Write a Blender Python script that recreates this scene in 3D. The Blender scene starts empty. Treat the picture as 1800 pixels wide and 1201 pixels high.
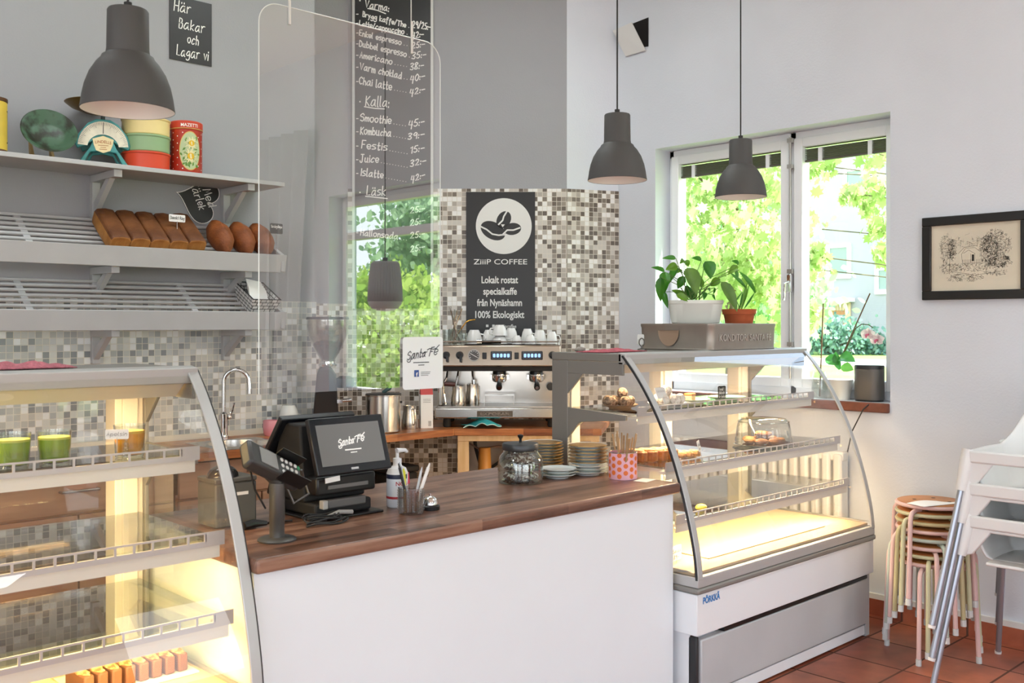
import bpy, bmesh, math, random
from mathutils import Vector, Matrix, noise as mnoise
S = bpy.context.scene
COL = S.collection
PI = math.pi

# ---------------------------------------------------------------- camera
cam_d = bpy.data.cameras.new('camera')
cam_d.sensor_width = 36.0
cam_d.lens = 35.0
cam_d.shift_y = -30.5 / 1800
cam_d.clip_start = 0.05
cam_d.clip_end = 400
cam = bpy.data.objects.new('camera', cam_d)
COL.objects.link(cam)
cam.location = (0, 0, 1.53)
cam.rotation_euler = (PI / 2, 0, math.radians(-43.8))
cam_d.dof.use_dof = True
cam_d.dof.focus_distance = 4.6
cam_d.dof.aperture_fstop = 8.0
S.camera = cam

# ---------------------------------------------------------------- world, sun, exposure
S.view_settings.view_transform = 'Standard'
S.view_settings.look = 'None'
S.view_settings.gamma = 1.0
S.view_settings.use_curve_mapping = False
S.view_settings.exposure = EXPOSURE = 0.08
S.cycles.use_denoising = True
S.cycles.max_bounces = 10
S.cycles.transparent_max_bounces = 24
S.cycles.transmission_bounces = 8
S.cycles.glossy_bounces = 4
S.cycles.diffuse_bounces = 4
S.cycles.sample_clamp_indirect = 6.0
S.cycles.caustics_reflective = False
S.cycles.caustics_refractive = False

w = bpy.data.worlds.new('world'); S.world = w
w.use_nodes = True
nt = w.node_tree; nt.nodes.clear()
_o = nt.nodes.new('ShaderNodeOutputWorld'); _b = nt.nodes.new('ShaderNodeBackground')
_tc = nt.nodes.new('ShaderNodeTexCoord'); _sp = nt.nodes.new('ShaderNodeSeparateXYZ')
_r = nt.nodes.new('ShaderNodeValToRGB')
_n = nt.nodes.new('ShaderNodeTexNoise'); _n.inputs['Scale'].default_value = 3.0; _n.inputs['Detail'].default_value = 5
_r2 = nt.nodes.new('ShaderNodeValToRGB')
_mx = nt.nodes.new('ShaderNodeMix'); _mx.data_type = 'RGBA'
_r.color_ramp.elements[0].position = 0.0; _r.color_ramp.elements[0].color = (0.88, 0.95, 1.0, 1)
_r.color_ramp.elements[1].position = 0.75; _r.color_ramp.elements[1].color = (0.50, 0.68, 1.0, 1)
_r2.color_ramp.elements[0].position = 0.45; _r2.color_ramp.elements[1].position = 0.62
nt.links.new(_tc.outputs['Generated'], _sp.inputs[0]); nt.links.new(_sp.outputs['Z'], _r.inputs[0])
nt.links.new(_tc.outputs['Generated'], _n.inputs['Vector']); nt.links.new(_n.outputs['Fac'], _r2.inputs[0])
nt.links.new(_r2.outputs[0], _mx.inputs[0]); nt.links.new(_r.outputs[0], _mx.inputs[6])
_mx.inputs[7].default_value = (0.94, 0.98, 1.0, 1)
nt.links.new(_mx.outputs[2], _b.inputs[0]); _b.inputs[1].default_value = 4.2
nt.links.new(_b.outputs[0], _o.inputs[0])

def light(name, kind, loc, energy, color=(1, 1, 1), direction=(0, 0, -1), size=1, size_y=None, angle=None):
    d = bpy.data.lights.new(name, kind); d.energy = energy; d.color = color
    if kind == 'AREA':
        d.size = size
        if size_y: d.shape = 'RECTANGLE'; d.size_y = size_y
    if angle: d.angle = angle
    if kind in ('POINT', 'SPOT'): d.shadow_soft_size = size
    o = bpy.data.objects.new(name, d); COL.objects.link(o); o.location = loc
    o.rotation_euler = Vector(direction).to_track_quat('-Z', 'Y').to_euler()
    return o
light('sun', 'SUN', (12, -6, 12), 20.0, (1, 0.97, 0.91), (-0.30, 0.45, -0.84), angle=math.radians(1.2))
# added ceiling fill lights to brighten the room, unseen; housings are built further down
FILL_PANELS = [(-1.4, -2.8), (2.2, -3.6), (-1.9, 2.6), (4.0, 0.2), (1.2, 3.7), (3.2, 3.6)]
for _x, _y in FILL_PANELS:
    light('ceiling_panel_light', 'AREA', (_x, _y, 3.94), 23, (0.90, 0.99, 1), (0, 0, -1), 1.2, 0.6)

# ---------------------------------------------------------------- helpers
def lin(h):
    h = h.lstrip('#'); o = []
    for i in (0, 2, 4):
        c = int(h[i:i+2], 16) / 255
        o.append(c / 12.92 if c <= 0.04045 else ((c + 0.055) / 1.055) ** 2.4)
    return (*o, 1)

class M:
    def __init__(s): s.v = []; s.f = []; s.mi = []
    def face(s, idx, mi=0): s.f.append(list(idx)); s.mi.append(mi)
    def poly(s, pts, mi=0):
        b = len(s.v); s.v += [Vector(p) for p in pts]; s.face(range(b, b + len(pts)), mi); return s
    def box(s, c, d, R=None, mi=0):
        c = Vector(c); b = len(s.v)
        for x in (-.5, .5):
            for y in (-.5, .5):
                for z in (-.5, .5):
                    p = Vector((x * d[0], y * d[1], z * d[2]))
                    if R is not None: p = R @ p
                    s.v.append(c + p)
        for q in ((0, 1, 3, 2), (4, 6, 7, 5), (0, 4, 5, 1), (2, 3, 7, 6), (0, 2, 6, 4), (1, 5, 7, 3)):
            s.face([b + i for i in q], mi)
        return s
    def bx(s, x0, x1, y0, y1, z0, z1, mi=0):
        return s.box(((x0 + x1) / 2, (y0 + y1) / 2, (z0 + z1) / 2), (x1 - x0, y1 - y0, z1 - z0), mi=mi)
    def tube(s, pts, r, n=8, closed=False, cap=True, mi=0):
        pts = [Vector(p) for p in pts]; k = len(pts)
        rad = r if isinstance(r, (list, tuple)) else [r] * k
        b = len(s.v); up = None
        for i, p in enumerate(pts):
            if closed: t = pts[(i + 1) % k] - pts[i - 1]
            else: t = pts[min(i + 1, k - 1)] - pts[max(i - 1, 0)]
            t.normalize()
            if up is None:
                up = t.orthogonal().normalized()
            up = (up - t * up.dot(t))
            if up.length < 1e-6: up = t.orthogonal()
            up.normalize(); w_ = t.cross(up)
            for j in range(n):
                a = 2 * PI * j / n
                s.v.append(p + (up * math.cos(a) + w_ * math.sin(a)) * rad[i])
        for i in range(k if closed else k - 1):
            for j in range(n):
                i2 = (i + 1) % k
                s.face((b + i*n + j, b + i2*n + j, b + i2*n + (j+1) % n, b + i*n + (j+1) % n)[::-1], mi)
        if cap and not closed:
            s.face([b + j for j in range(n)], mi); s.face([b + (k-1)*n + j for j in range(n)][::-1], mi)
        return s
    def cyl(s, p0, p1, r0, r1=None, n=20, mi=0, cap=True):
        return s.tube([p0, p1], [r0, r0 if r1 is None else r1], n, cap=cap, mi=mi)
    def lathe(s, prof, n=28, c=(0, 0, 0), sx=1, sy=1, a0=0, mi=0):
        c = Vector(c); b = len(s.v); k = len(prof)
        for r, z in prof:
            for j in range(n):
                a = a0 + 2 * PI * j / n
                s.v.append(c + Vector((r * math.cos(a) * sx, r * math.sin(a) * sy, z)))
        for i in range(k - 1):
            for j in range(n):
                s.face((b + i*n + j, b + i*n + (j+1) % n, b + (i+1)*n + (j+1) % n, b + (i+1)*n + j), mi)
        if prof[0][0] > 1e-5: s.face([b + j for j in range(n)][::-1], mi)
        if prof[-1][0] > 1e-5: s.face([b + (k-1)*n + j for j in range(n)], mi)
        return s
    def shell(s, prof, n=28, c=(0, 0, 0), sx=1, sy=1, mi=0):   # open lathe without caps
        f0 = len(s.f); s.lathe(prof, n, c, sx, sy, mi=mi)
        for i in range(len(s.f) - 1, f0 - 1, -1):
            if len(s.f[i]) > 4: del s.f[i]; del s.mi[i]
        return s
    def prism(s, pts, ext, mi=0):
        pts = [Vector(p) for p in pts]; e = Vector(ext); n = len(pts); b = len(s.v)
        s.v += pts + [p + e for p in pts]
        s.face(list(range(b, b + n))[::-1], mi); s.face(range(b + n, b + 2*n), mi)
        for i in range(n):
            j = (i + 1) % n
            s.face((b + i, b + j, b + n + j, b + n + i), mi)
        return s
    def grid(s, fn, nu, nv, mi=0):
        b = len(s.v)
        for i in range(nu + 1):
            for j in range(nv + 1): s.v.append(Vector(fn(i / nu, j / nv)))
        for i in range(nu):
            for j in range(nv):
                a = b + i * (nv + 1) + j
                s.face((a, a + nv + 1, a + nv + 2, a + 1), mi)
        return s
    def ball(s, c, r, n=14, m=9, sq=(1, 1, 1), seed=None, amp=0.0, mi=0):
        c = Vector(c); off = Vector((seed or 0, 1.7, 3.1)); b = len(s.v)
        for i in range(m + 1):
            t = PI * i / m
            for j in range(n):
                a = 2 * PI * j / n
                d = Vector((math.sin(t) * math.cos(a), math.sin(t) * math.sin(a), math.cos(t)))
                k = 1 + (amp * mnoise.noise(d * 2.3 + off) if amp else 0)
                s.v.append(c + Vector((d.x * sq[0], d.y * sq[1], d.z * sq[2])) * r * k)
        for i in range(m):
            for j in range(n):
                s.face((b + i*n + j, b + (i+1)*n + j, b + (i+1)*n + (j+1) % n, b + i*n + (j+1) % n), mi)
        return s
    def add(s, o, mat=None):
        b = len(s.v); s.v += [(mat @ p) if mat is not None else p.copy() for p in o.v]
        for f, i in zip(o.f, o.mi): s.face([b + k for k in f], i)
        return s

def frame(o, x, y):
    x = Vector(x).normalized(); y = Vector(y).normalized(); z = x.cross(y)
    m = Matrix((x, y, z)).transposed().to_4x4(); m.translation = Vector(o); return m
FRONT = lambda o: frame(o, (1, 0, 0), (0, 0, 1))       # a plane that faces -Y

def obj(name, m, mats, parent=None, bevel=0, smooth=35, loc=None, rz=None, mat4=None, seg=2, solid=0, sub=0, merge=False):
    me = bpy.data.meshes.new(name)
    me.from_pydata([tuple(p) for p in m.v], [], m.f)
    if not isinstance(mats, (list, tuple)): mats = [mats]
    for x in mats: me.materials.append(x)
    if len(mats) > 1:
        for p, i in zip(me.polygons, m.mi): p.material_index = i
    bm = bmesh.new(); bm.from_mesh(me)
    if merge: bmesh.ops.remove_doubles(bm, verts=bm.verts, dist=1e-5)
    bmesh.ops.recalc_face_normals(bm, faces=bm.faces)
    bm.to_mesh(me); bm.free()
    if smooth:
        me.polygons.foreach_set('use_smooth', [True] * len(me.polygons))
        me.set_sharp_from_angle(angle=math.radians(smooth))
    o = bpy.data.objects.new(name, me); COL.objects.link(o)
    if parent is not None: o.parent = parent
    if mat4 is not None: o.matrix_world = mat4
    if loc is not None: o.location = loc
    if rz is not None: o.rotation_euler = (0, 0, rz)
    if solid:
        md = o.modifiers.new('s', 'SOLIDIFY'); md.thickness = solid; md.offset = 0
    if bevel:
        md = o.modifiers.new('b', 'BEVEL'); md.width = bevel; md.segments = seg; md.limit_method = 'ANGLE'; md.angle_limit = math.radians(40)
    if sub:
        md = o.modifiers.new('u', 'SUBSURF'); md.levels = sub; md.render_levels = sub
    return o
def tag(o, label, cat, group=None):
    o['label'] = label; o['category'] = cat
    if group: o['group'] = group
    return o
def thing(name, label, cat, loc=(0, 0, 0), rz=0, group=None):
    o = bpy.data.objects.new(name, None); COL.objects.link(o)
    o.empty_display_size = 0.05
    o.location = loc; o.rotation_euler = (0, 0, rz)
    return tag(o, label, cat, group)
def struct(name, m, mat, parent=None, **k):
    o = obj(name, m, mat, parent, **k); o['kind'] = 'structure'; return o
def dup(root, loc, rz=None, label=None, group=None):
    r = root.copy(); COL.objects.link(r); r.location = loc
    if rz is not None: r.rotation_euler = (0, 0, rz)
    if label: r['label'] = label
    if group: r['group'] = group
    for ch in list(root.children):
        c = ch.copy(); COL.objects.link(c); c.parent = r
        for g in list(ch.children):
            d = g.copy(); COL.objects.link(d); d.parent = c
    return r

# ---------------------------------------------------------------- materials
_mc = {}
def mat(name, hexc, rough=0.5, metal=0.0, vary=0.0, scale=8.0, hex2=None, bump=0.0, bscale=None, stretch=(1, 1, 1), spec=0.5, coat=0, emit=None, estr=1.0, sss=0, contrast=(0.35, 0.65), transl=0):
    if name in _mc: return _mc[name]
    m = bpy.data.materials.new(name); m.use_nodes = True; nt = m.node_tree; L = nt.links
    b = nt.nodes['Principled BSDF']; c = lin(hexc)
    b.inputs['Base Color'].default_value = c; b.inputs['Roughness'].default_value = rough
    b.inputs['Metallic'].default_value = metal; b.inputs['Specular IOR Level'].default_value = spec
    b.inputs['Coat Weight'].default_value = coat
    if sss: b.inputs['Subsurface Weight'].default_value = sss; b.inputs['Subsurface Radius'].default_value = (.01, .01, .01)
    if emit: b.inputs['Emission Color'].default_value = lin(emit); b.inputs['Emission Strength'].default_value = estr
    if vary or hex2 or bump:
        tc = nt.nodes.new('ShaderNodeTexCoord'); mp = nt.nodes.new('ShaderNodeMapping')
        mp.inputs['Scale'].default_value = stretch
        n = nt.nodes.new('ShaderNodeTexNoise'); n.inputs['Scale'].default_value = scale; n.inputs['Detail'].default_value = 4
        L.new(tc.outputs['Object'], mp.inputs[0]); L.new(mp.outputs[0], n.inputs['Vector'])
        if vary or hex2:
            r = nt.nodes.new('ShaderNodeValToRGB'); e = r.color_ramp.elements
            c2 = lin(hex2) if hex2 else tuple(x * (1 - vary) for x in c[:3]) + (1,)
            c1 = c if hex2 else tuple(min(1, x * (1 + vary * .5)) for x in c[:3]) + (1,)
            e[0].position, e[1].position = contrast; e[0].color = c2; e[1].color = c1
            L.new(n.outputs['Fac'], r.inputs[0]); L.new(r.outputs[0], b.inputs['Base Color'])
        if bump:
            n2 = n
            if bscale:
                n2 = nt.nodes.new('ShaderNodeTexNoise'); n2.inputs['Scale'].default_value = bscale; n2.inputs['Detail'].default_value = 3
                L.new(mp.outputs[0], n2.inputs['Vector'])
            bp = nt.nodes.new('ShaderNodeBump'); bp.inputs['Strength'].default_value = bump; bp.inputs['Distance'].default_value = 0.01
            L.new(n2.outputs['Fac'], bp.inputs['Height']); L.new(bp.outputs[0], b.inputs['Normal'])
    if transl:
        t = nt.nodes.new('ShaderNodeBsdfTranslucent'); t.inputs[0].default_value = lin(hex2 or hexc)
        mx = nt.nodes.new('ShaderNodeMixShader'); mx.inputs[0].default_value = transl
        L.new(b.outputs[0], mx.inputs[1]); L.new(t.outputs[0], mx.inputs[2])
        L.new(mx.outputs[0], nt.nodes['Material Output'].inputs[0])
    _mc[name] = m; return m

def glass(name, tint='#ffffff', ior=1.45, gain=1.6, base=0.0, rough=0.0, fixed=None):
    if name in _mc: return _mc[name]
    m = bpy.data.materials.new(name); m.use_nodes = True; nt = m.node_tree; L = nt.links
    nt.nodes.clear(); out = nt.nodes.new('ShaderNodeOutputMaterial')
    t = nt.nodes.new('ShaderNodeBsdfTransparent'); t.inputs[0].default_value = lin(tint)
    g = nt.nodes.new('ShaderNodeBsdfGlossy'); g.inputs['Roughness'].default_value = rough
    mx = nt.nodes.new('ShaderNodeMixShader')
    fr = nt.nodes.new('ShaderNodeFresnel'); fr.inputs[0].default_value = ior
    ma = nt.nodes.new('ShaderNodeMath'); ma.operation = 'MULTIPLY_ADD'; ma.use_clamp = True
    ma.inputs[1].default_value = gain; ma.inputs[2].default_value = base
    # same reflectance from both faces of the thin pane
    ge = nt.nodes.new('ShaderNodeNewGeometry'); ml = nt.nodes.new('ShaderNodeMix'); ml.data_type = 'FLOAT'
    L.new(ge.outputs['Backfacing'], ml.inputs[0]); ml.inputs[2].default_value = ior; ml.inputs[3].default_value = 1 / ior
    fr2 = nt.nodes.new('ShaderNodeLayerWeight'); fr2.inputs[0].default_value = 0.5
    pw = nt.nodes.new('ShaderNodeMath'); pw.operation = 'POWER'; pw.inputs[1].default_value = 4.0
    L.new(fr2.outputs['Facing'], pw.inputs[0])
    sc = nt.nodes.new('ShaderNodeMath'); sc.operation = 'MULTIPLY_ADD'; sc.inputs[1].default_value = 0.9; sc.inputs[2].default_value = ((ior - 1) / (ior + 1)) ** 2
    L.new(pw.outputs[0], sc.inputs[0]); L.new(sc.outputs[0], ma.inputs[0])
    L.new(ma.outputs[0], mx.inputs[0]); L.new(t.outputs[0], mx.inputs[1]); L.new(g.outputs[0], mx.inputs[2])
    L.new(mx.outputs[0], out.inputs[0])
    for x in (fr, ml, ge): nt.nodes.remove(x)
    _mc[name] = m; return m

def nodes_mat(name):
    m = bpy.data.materials.new(name); m.use_nodes = True; _mc[name] = m
    return m, m.node_tree, m.node_tree.links, m.node_tree.nodes['Principled BSDF']
def math_n(nt, op, a, b=None, c=None):
    n = nt.nodes.new('ShaderNodeMath'); n.operation = op
    for i, x in enumerate((a, b, c)):
        if x is None: continue
        if isinstance(x, (int, float)): n.inputs[i].default_value = x
        else: nt.links.new(x, n.inputs[i])
    return n.outputs[0]
def tiles(name, pitch, cols, grout, gw=0.05, rough=0.25, mottled=0.0, bump=0.3):
    """square tiles with a colour per tile, laid in the object's own x/y plane"""
    m, nt, L, b = nodes_mat(name)
    tc = nt.nodes.new('ShaderNodeTexCoord'); sp = nt.nodes.new('ShaderNodeSeparateXYZ'); L.new(tc.outputs['Object'], sp.inputs[0])
    px = math_n(nt, 'DIVIDE', sp.outputs[0], pitch); py = math_n(nt, 'DIVIDE', sp.outputs[1], pitch)
    cb = nt.nodes.new('ShaderNodeCombineXYZ')
    L.new(math_n(nt, 'FLOOR', px), cb.inputs[0]); L.new(math_n(nt, 'FLOOR', py), cb.inputs[1])
    wn = nt.nodes.new('ShaderNodeTexWhiteNoise'); wn.noise_dimensions = '2D'; L.new(cb.outputs[0], wn.inputs['Vector'])
    r = nt.nodes.new('ShaderNodeValToRGB'); r.color_ramp.interpolation = 'CONSTANT'
    e = r.color_ramp.elements
    e[0].position = 0; e[0].color = lin(cols[0][1]); e[1].position = cols[1][0]; e[1].color = lin(cols[1][1])
    for p, h in cols[2:]:
        x = e.new(p); x.color = lin(h)
    L.new(wn.outputs['Value'], r.inputs[0]); col = r.outputs[0]
    if mottled:
        n = nt.nodes.new('ShaderNodeTexNoise'); n.inputs['Scale'].default_value = 7; n.inputs['Detail'].default_value = 6
        L.new(tc.outputs['Object'], n.inputs['Vector'])
        mm = nt.nodes.new('ShaderNodeMix'); mm.data_type = 'RGBA'; mm.blend_type = 'MULTIPLY'; mm.inputs[0].default_value = mottled
        r2 = nt.nodes.new('ShaderNodeValToRGB'); r2.color_ramp.elements[0].position = .3; r2.color_ramp.elements[0].color = (.25, .22, .2, 1); r2.color_ramp.elements[1].position = .65
        L.new(n.outputs['Fac'], r2.inputs[0]); L.new(col, mm.inputs[6]); L.new(r2.outputs[0], mm.inputs[7]); col = mm.outputs[2]
    ex = math_n(nt, 'ABSOLUTE', math_n(nt, 'SUBTRACT', math_n(nt, 'FRACT', px), 0.5))
    ey = math_n(nt, 'ABSOLUTE', math_n(nt, 'SUBTRACT', math_n(nt, 'FRACT', py), 0.5))
    edge = math_n(nt, 'GREATER_THAN', math_n(nt, 'MAXIMUM', ex, ey), 0.5 - gw)
    mx = nt.nodes.new('ShaderNodeMix'); mx.data_type = 'RGBA'; L.new(edge, mx.inputs[0]); L.new(col, mx.inputs[6]); mx.inputs[7].default_value = lin(grout)
    L.new(mx.outputs[2], b.inputs['Base Color'])
    L.new(math_n(nt, 'MULTIPLY_ADD', edge, 0.9 - rough, rough), b.inputs['Roughness'])
    bp = nt.nodes.new('ShaderNodeBump'); bp.inputs['Strength'].default_value = bump; bp.inputs['Distance'].default_value = 0.002
    L.new(math_n(nt, 'SUBTRACT', 1.0, edge), bp.inputs['Height']); L.new(bp.outputs[0], b.inputs['Normal'])
    return m
def wood(name, c1, c2, c3, rough=0.35, axis=0, stave=0.045, coat=0.15):
    m, nt, L, b = nodes_mat(name)
    tc = nt.nodes.new('ShaderNodeTexCoord'); mp = nt.nodes.new('ShaderNodeMapping')
    s = [14, 14, 14]; s[axis] = 1.2; mp.inputs['Scale'].default_value = s
    L.new(tc.outputs['Object'], mp.inputs[0])
    n = nt.nodes.new('ShaderNodeTexNoise'); n.inputs['Scale'].default_value = 2.2; n.inputs['Detail'].default_value = 8; n.inputs['Roughness'].default_value = .65
    L.new(mp.outputs[0], n.inputs['Vector'])
    r = nt.nodes.new('ShaderNodeValToRGB'); e = r.color_ramp.elements
    e[0].position = .3; e[0].color = lin(c1); e[1].position = .7; e[1].color = lin(c3); x = e.new(.5); x.color = lin(c2)
    sp = nt.nodes.new('ShaderNodeSeparateXYZ'); L.new(tc.outputs['Object'], sp.inputs[0])
    cb = nt.nodes.new('ShaderNodeCombineXYZ')
    ac = sp.outputs[1 - axis]; row = math_n(nt, 'FLOOR', math_n(nt, 'DIVIDE', ac, stave))
    L.new(row, cb.inputs[0])
    L.new(math_n(nt, 'FLOOR', math_n(nt, 'ADD', math_n(nt, 'DIVIDE', sp.outputs[axis], stave * 9), math_n(nt, 'MULTIPLY', row, .37))), cb.inputs[1])
    wn = nt.nodes.new('ShaderNodeTexWhiteNoise'); wn.noise_dimensions = '2D'; L.new(cb.outputs[0], wn.inputs['Vector'])
    L.new(math_n(nt, 'ADD', n.outputs['Fac'], math_n(nt, 'MULTIPLY_ADD', wn.outputs['Value'], .30, -.15)), r.inputs[0])
    L.new(r.outputs[0], b.inputs['Base Color']); b.inputs['Roughness'].default_value = rough; b.inputs['Coat Weight'].default_value = coat; b.inputs['Coat Roughness'].default_value = .25
    bp = nt.nodes.new('ShaderNodeBump'); bp.inputs['Strength'].default_value = .06; bp.inputs['Distance'].default_value = .004
    L.new(n.outputs['Fac'], bp.inputs['Height']); L.new(bp.outputs[0], b.inputs['Normal'])
    return m

WALL = mat('grey_wall_paint', '#a1a1a4', .85, bump=.10, bscale=90, vary=.03, scale=2)
WALL_LIT = mat('wall_paint_lit', '#dadee5', .85, bump=.10, bscale=90, vary=.03, scale=2)  # wall paint lightened: the window wall's brighter light is put into its colour
WHITE = mat('white_paint', '#e9e8e4', .45, vary=.03, scale=3)
CEIL = mat('ceiling_paint', '#f0efec', .9)
GREYSHELF = mat('grey_shelf_paint', '#bdbdbd', .55, vary=.05, scale=5)
LAMPGREY = mat('lamp_charcoal', '#4b4a49', .62, bump=.05, bscale=300)
LAMPIN = mat('lamp_white_inside', '#eceae6', .5)
BLACK = mat('black_plastic', '#131314', .35)
BLACKM = mat('black_matte', '#1c1b1b', .7)
CABLE = mat('cable_black', '#222222', .6)
BOARD = mat('chalkboard', '#262423', .42, vary=.25, scale=6)
CHALK = mat('chalk_white', '#f6f4ee', .9, emit=None)
STEEL = mat('stainless_steel', '#c9c5bf', .22, 1.0, bump=.02, bscale=60, stretch=(1, 1, 12))
CHROME = mat('chrome', '#e2e2e2', .06, 1.0)
BRUSH = mat('brushed_steel', '#b9b4ac', .32, 1.0, vary=.08, scale=4)
ALU = mat('anodised_aluminium', '#bfbfbd', .42, .35)
ALUD = mat('grey_frame_metal', '#8f8d88', .45, .35)
CERAM = mat('white_ceramic', '#eeece8', .15, coat=.5)
WOODC = wood('counter_walnut', '#4f3629', '#7b5746', '#9a7560', .32)
WOODB = wood('worktop_oak', '#6b3a1c', '#9a5a2e', '#bf7c46', .32)
WOODL = mat('pale_pine', '#dcbf94', .55, hex2='#c9a878', scale=3, stretch=(8, 8, 1))
PANE = glass('window_glass', '#f6fbfa', 1.45, 1.2)
CASEG = glass('case_glass', '#fdfdfc', 1.45, 1.5, .015)
CLEAR = glass('clear_glass', '#f5f8f6', 1.5, 1.9, .02)
PLEXI = glass('acrylic_screen', '#fbfcfc', 1.5, 1.2, .26)
RUBBER = mat('dark_rubber', '#2a2b2d', .55)
# ---------------------------------------------------------------- lettering
GL = {
'a': '593a18052446 59;5a5564', 'b': '0e04;072a49563405', 'c': '593a18052445', 'd': '593a18052446 59;5e54', 'e': '0747492a09062445',
'f': '4d2e1b14 11;0a3a', 'g': '593a18062546 59;5a522001', 'h': '0e04;072a4844', 'i': '0a04;0d0c', 'j': '2a22 00;2d2c', 'k': '0e04;!4a0744',
'l': '0e0514', 'm': '0a04;072a3834;375a6864', 'n': '0a04;072a4844', 'o': '2a090624455 84a2a', 'p': '0a00;072a49563405', 'q': '593a18052446 59;5a50',
'r': '0a04;072a4a', 's': '4a1a083745 14 04', 't': '1e152435;0a3a', 'u': '0a052446 4a;4a4454', 'v': '!0a244a', 'w': '!0a142a345a', 'x': '!0a44;!4a04',
'y': '!0a25;!4a10', 'z': '!0a4a0444',
'A': '!042e44;!1838', 'B': '0e04;0e3d3a09;09494634 04', 'C': '5c3e0b07245 5', 'D': '0e04;0e4c573404', 'E': '!4e0e0444;!0939', 'F': '!0e04;!0e4e;!0939',
'G': '5c3e0b07245 558;!3858', 'H': '!0e04;!5e54;!0959', 'I': '!0e04', 'J': '3e35 1406;!1e5e', 'K': '!0e04;!5e0954', 'L': '!0e0444', 'M': '!041e375e64',
'N': '!040e545e', 'O': '3e0b0734676b3e', 'P': '0e04;0e4d4a09', 'R': '0e04;0e4d4a09;!2954', 'S': '5c3e0c0a4956 3405', 'T': '!0e6e;!3e34', 'U': '0e0634 565e',
'V': '!0e346e', 'W': '!0e143a546e', 'X': '!0e54;!5e04', 'Y': '!0e39;!5e3934', 'Z': '!0e5e0454',
'0': '2e0b07244 74b2e', '1': '!0c2e24', '2': '0c2e4c38;!380454', '3': '0d2e4c19;19473405', '4': '!1e0857;!4d41', '5': '!4e1e0a;0a394624 05', '6': '4e1a0624 472a07',
'7': '!0e4e14', '8': '2e0c2845240 52a4c2e', '9': '4c2e0b294c;4c44', ':': '0908;0504', '-': '!0848', '.': '0504', '/': '!044f', ',': '0502', '!': '!0e07;0504', '·': '0908',
}
for _a, _b in (('å', 'a;2c3d2d2c'), ('ä', 'a;1c1d;4c4d'), ('ö', 'o;0c0d;3c3d'), ('é', 'e;!2c4e'), ('É', 'E;!1f3h'), ('Ö', 'O;1g1h;4g4h'), ('Ä', 'A;0g0h;4g4h')):
    k, rest = _b.split(';', 1); GL[_a] = GL[k] + ';' + rest
def _glyph(c):
    out = []; wmax = 0
    for st in GL[c].split(';'):
        st = st.replace(' ', ''); sharp = st.startswith('!'); st = st.lstrip('!')
        pts = [(int(st[i], 36), int(st[i+1], 36) - 4) for i in range(0, len(st) - 1, 2)]
        wmax = max(wmax, max(p[0] for p in pts))
        if not sharp and len(pts) > 2:
            q = [pts[0]] + pts + [pts[-1]]; sm = []
            for i in range(1, len(q) - 2):
                p0, p1, p2, p3 = [Vector(x) for x in q[i-1:i+3]]
                for k in range(4):
                    t = k / 4
                    sm.append(.5 * ((2*p1) + (p2-p0)*t + (2*p0-5*p1+4*p2-p3)*t*t + (3*p1-p0-3*p2+p3)*t**3))
            sm.append(Vector(pts[-1])); pts = sm
        out.append([Vector(p) for p in pts])
    return out, wmax
def ribbon(m, pts, wd, mi=0):
    n = len(pts); b = len(m.v)
    for i, p in enumerate(pts):
        t = pts[min(i+1, n-1)] - pts[max(i-1, 0)]
        if t.length < 1e-9: t = Vector((1, 0))
        t.normalize(); e = Vector((0, 0))
        if i == 0: e = -t * wd * .4
        if i == n - 1: e = t * wd * .4
        q = Vector((-t.y, t.x)) * wd / 2
        m.v.append(Vector((p.x + e.x + q.x, p.y + e.y + q.y, 0))); m.v.append(Vector((p.x + e.x - q.x, p.y + e.y - q.y, 0)))
    for i in range(n - 1): m.face((b + 2*i, b + 2*i+1, b + 2*i+3, b + 2*i+2), mi)
def strokes(text, p0, p1, cap, wd, seed=0, italic=.12, jitter=.4):
    """hand lettering in a plane: baseline from p0 to p1, capital height cap"""
    rnd = random.Random(text + str(seed)); m = M(); x = 0; lines = []
    for c in text:
        if c == ' ': x += 5; continue
        g, gw = _glyph(c); jy = rnd.uniform(-jitter, jitter); js = rnd.uniform(.92, 1.08)
        for st in g: lines.append([Vector((x + p.x * js + p.y * italic, p.y * js + jy)) for p in st])
        x += gw * js + 2.3
    wtot = max(x - 2.3, 1e-3); p0 = Vector(p0); d = Vector(p1) - p0; sx = d.x / wtot; sl = d.y / d.x if abs(d.x) > 1e-9 else 0
    for ln in lines:
        pts = [Vector((p0.x + p.x * sx, p0.y + p.y * cap / 10 + p.x * sx * sl)) for p in ln]
        ribbon(m, pts, wd)
    return m
_fc = {}
def ftext(text, width=None, height=None, bold=0.0, ext=0.0, cx=0, y0=0, shear=0, align='C'):
    """printed lettering in the x/y plane, scaled to a width and a capital height"""
    cu = bpy.data.curves.new('t', 'FONT'); cu.body = text; cu.size = 1; cu.offset = bold; cu.shear = shear; cu.resolution_u = 3
    o = bpy.data.objects.new('t', cu); COL.objects.link(o)
    bpy.context.view_layer.update()
    me = bpy.data.meshes.new_from_object(o.evaluated_get(bpy.context.evaluated_depsgraph_get()))
    m = M(); m.v = [v.co.copy() for v in me.vertices]
    for p in me.polygons: m.face(p.vertices)
    bpy.data.objects.remove(o); bpy.data.curves.remove(cu); bpy.data.meshes.remove(me)
    xs = [v.x for v in m.v]; x0, x1 = min(xs), max(xs); ch = .73
    sx = (width / (x1 - x0)) if width else (height / ch); sy = (height / ch) if height else sx
    off = {'C': -(x0 + x1) / 2, 'L': -x0}[align]
    for v in m.v: v.x = (v.x + off) * sx + cx; v.y = v.y * sy + y0; v.z = 0
    if ext:
        n = M(); n.add(m)
        for f in m.f: n.prism([m.v[i] for i in f], (0, 0, ext))
        m = n
    return m
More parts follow.
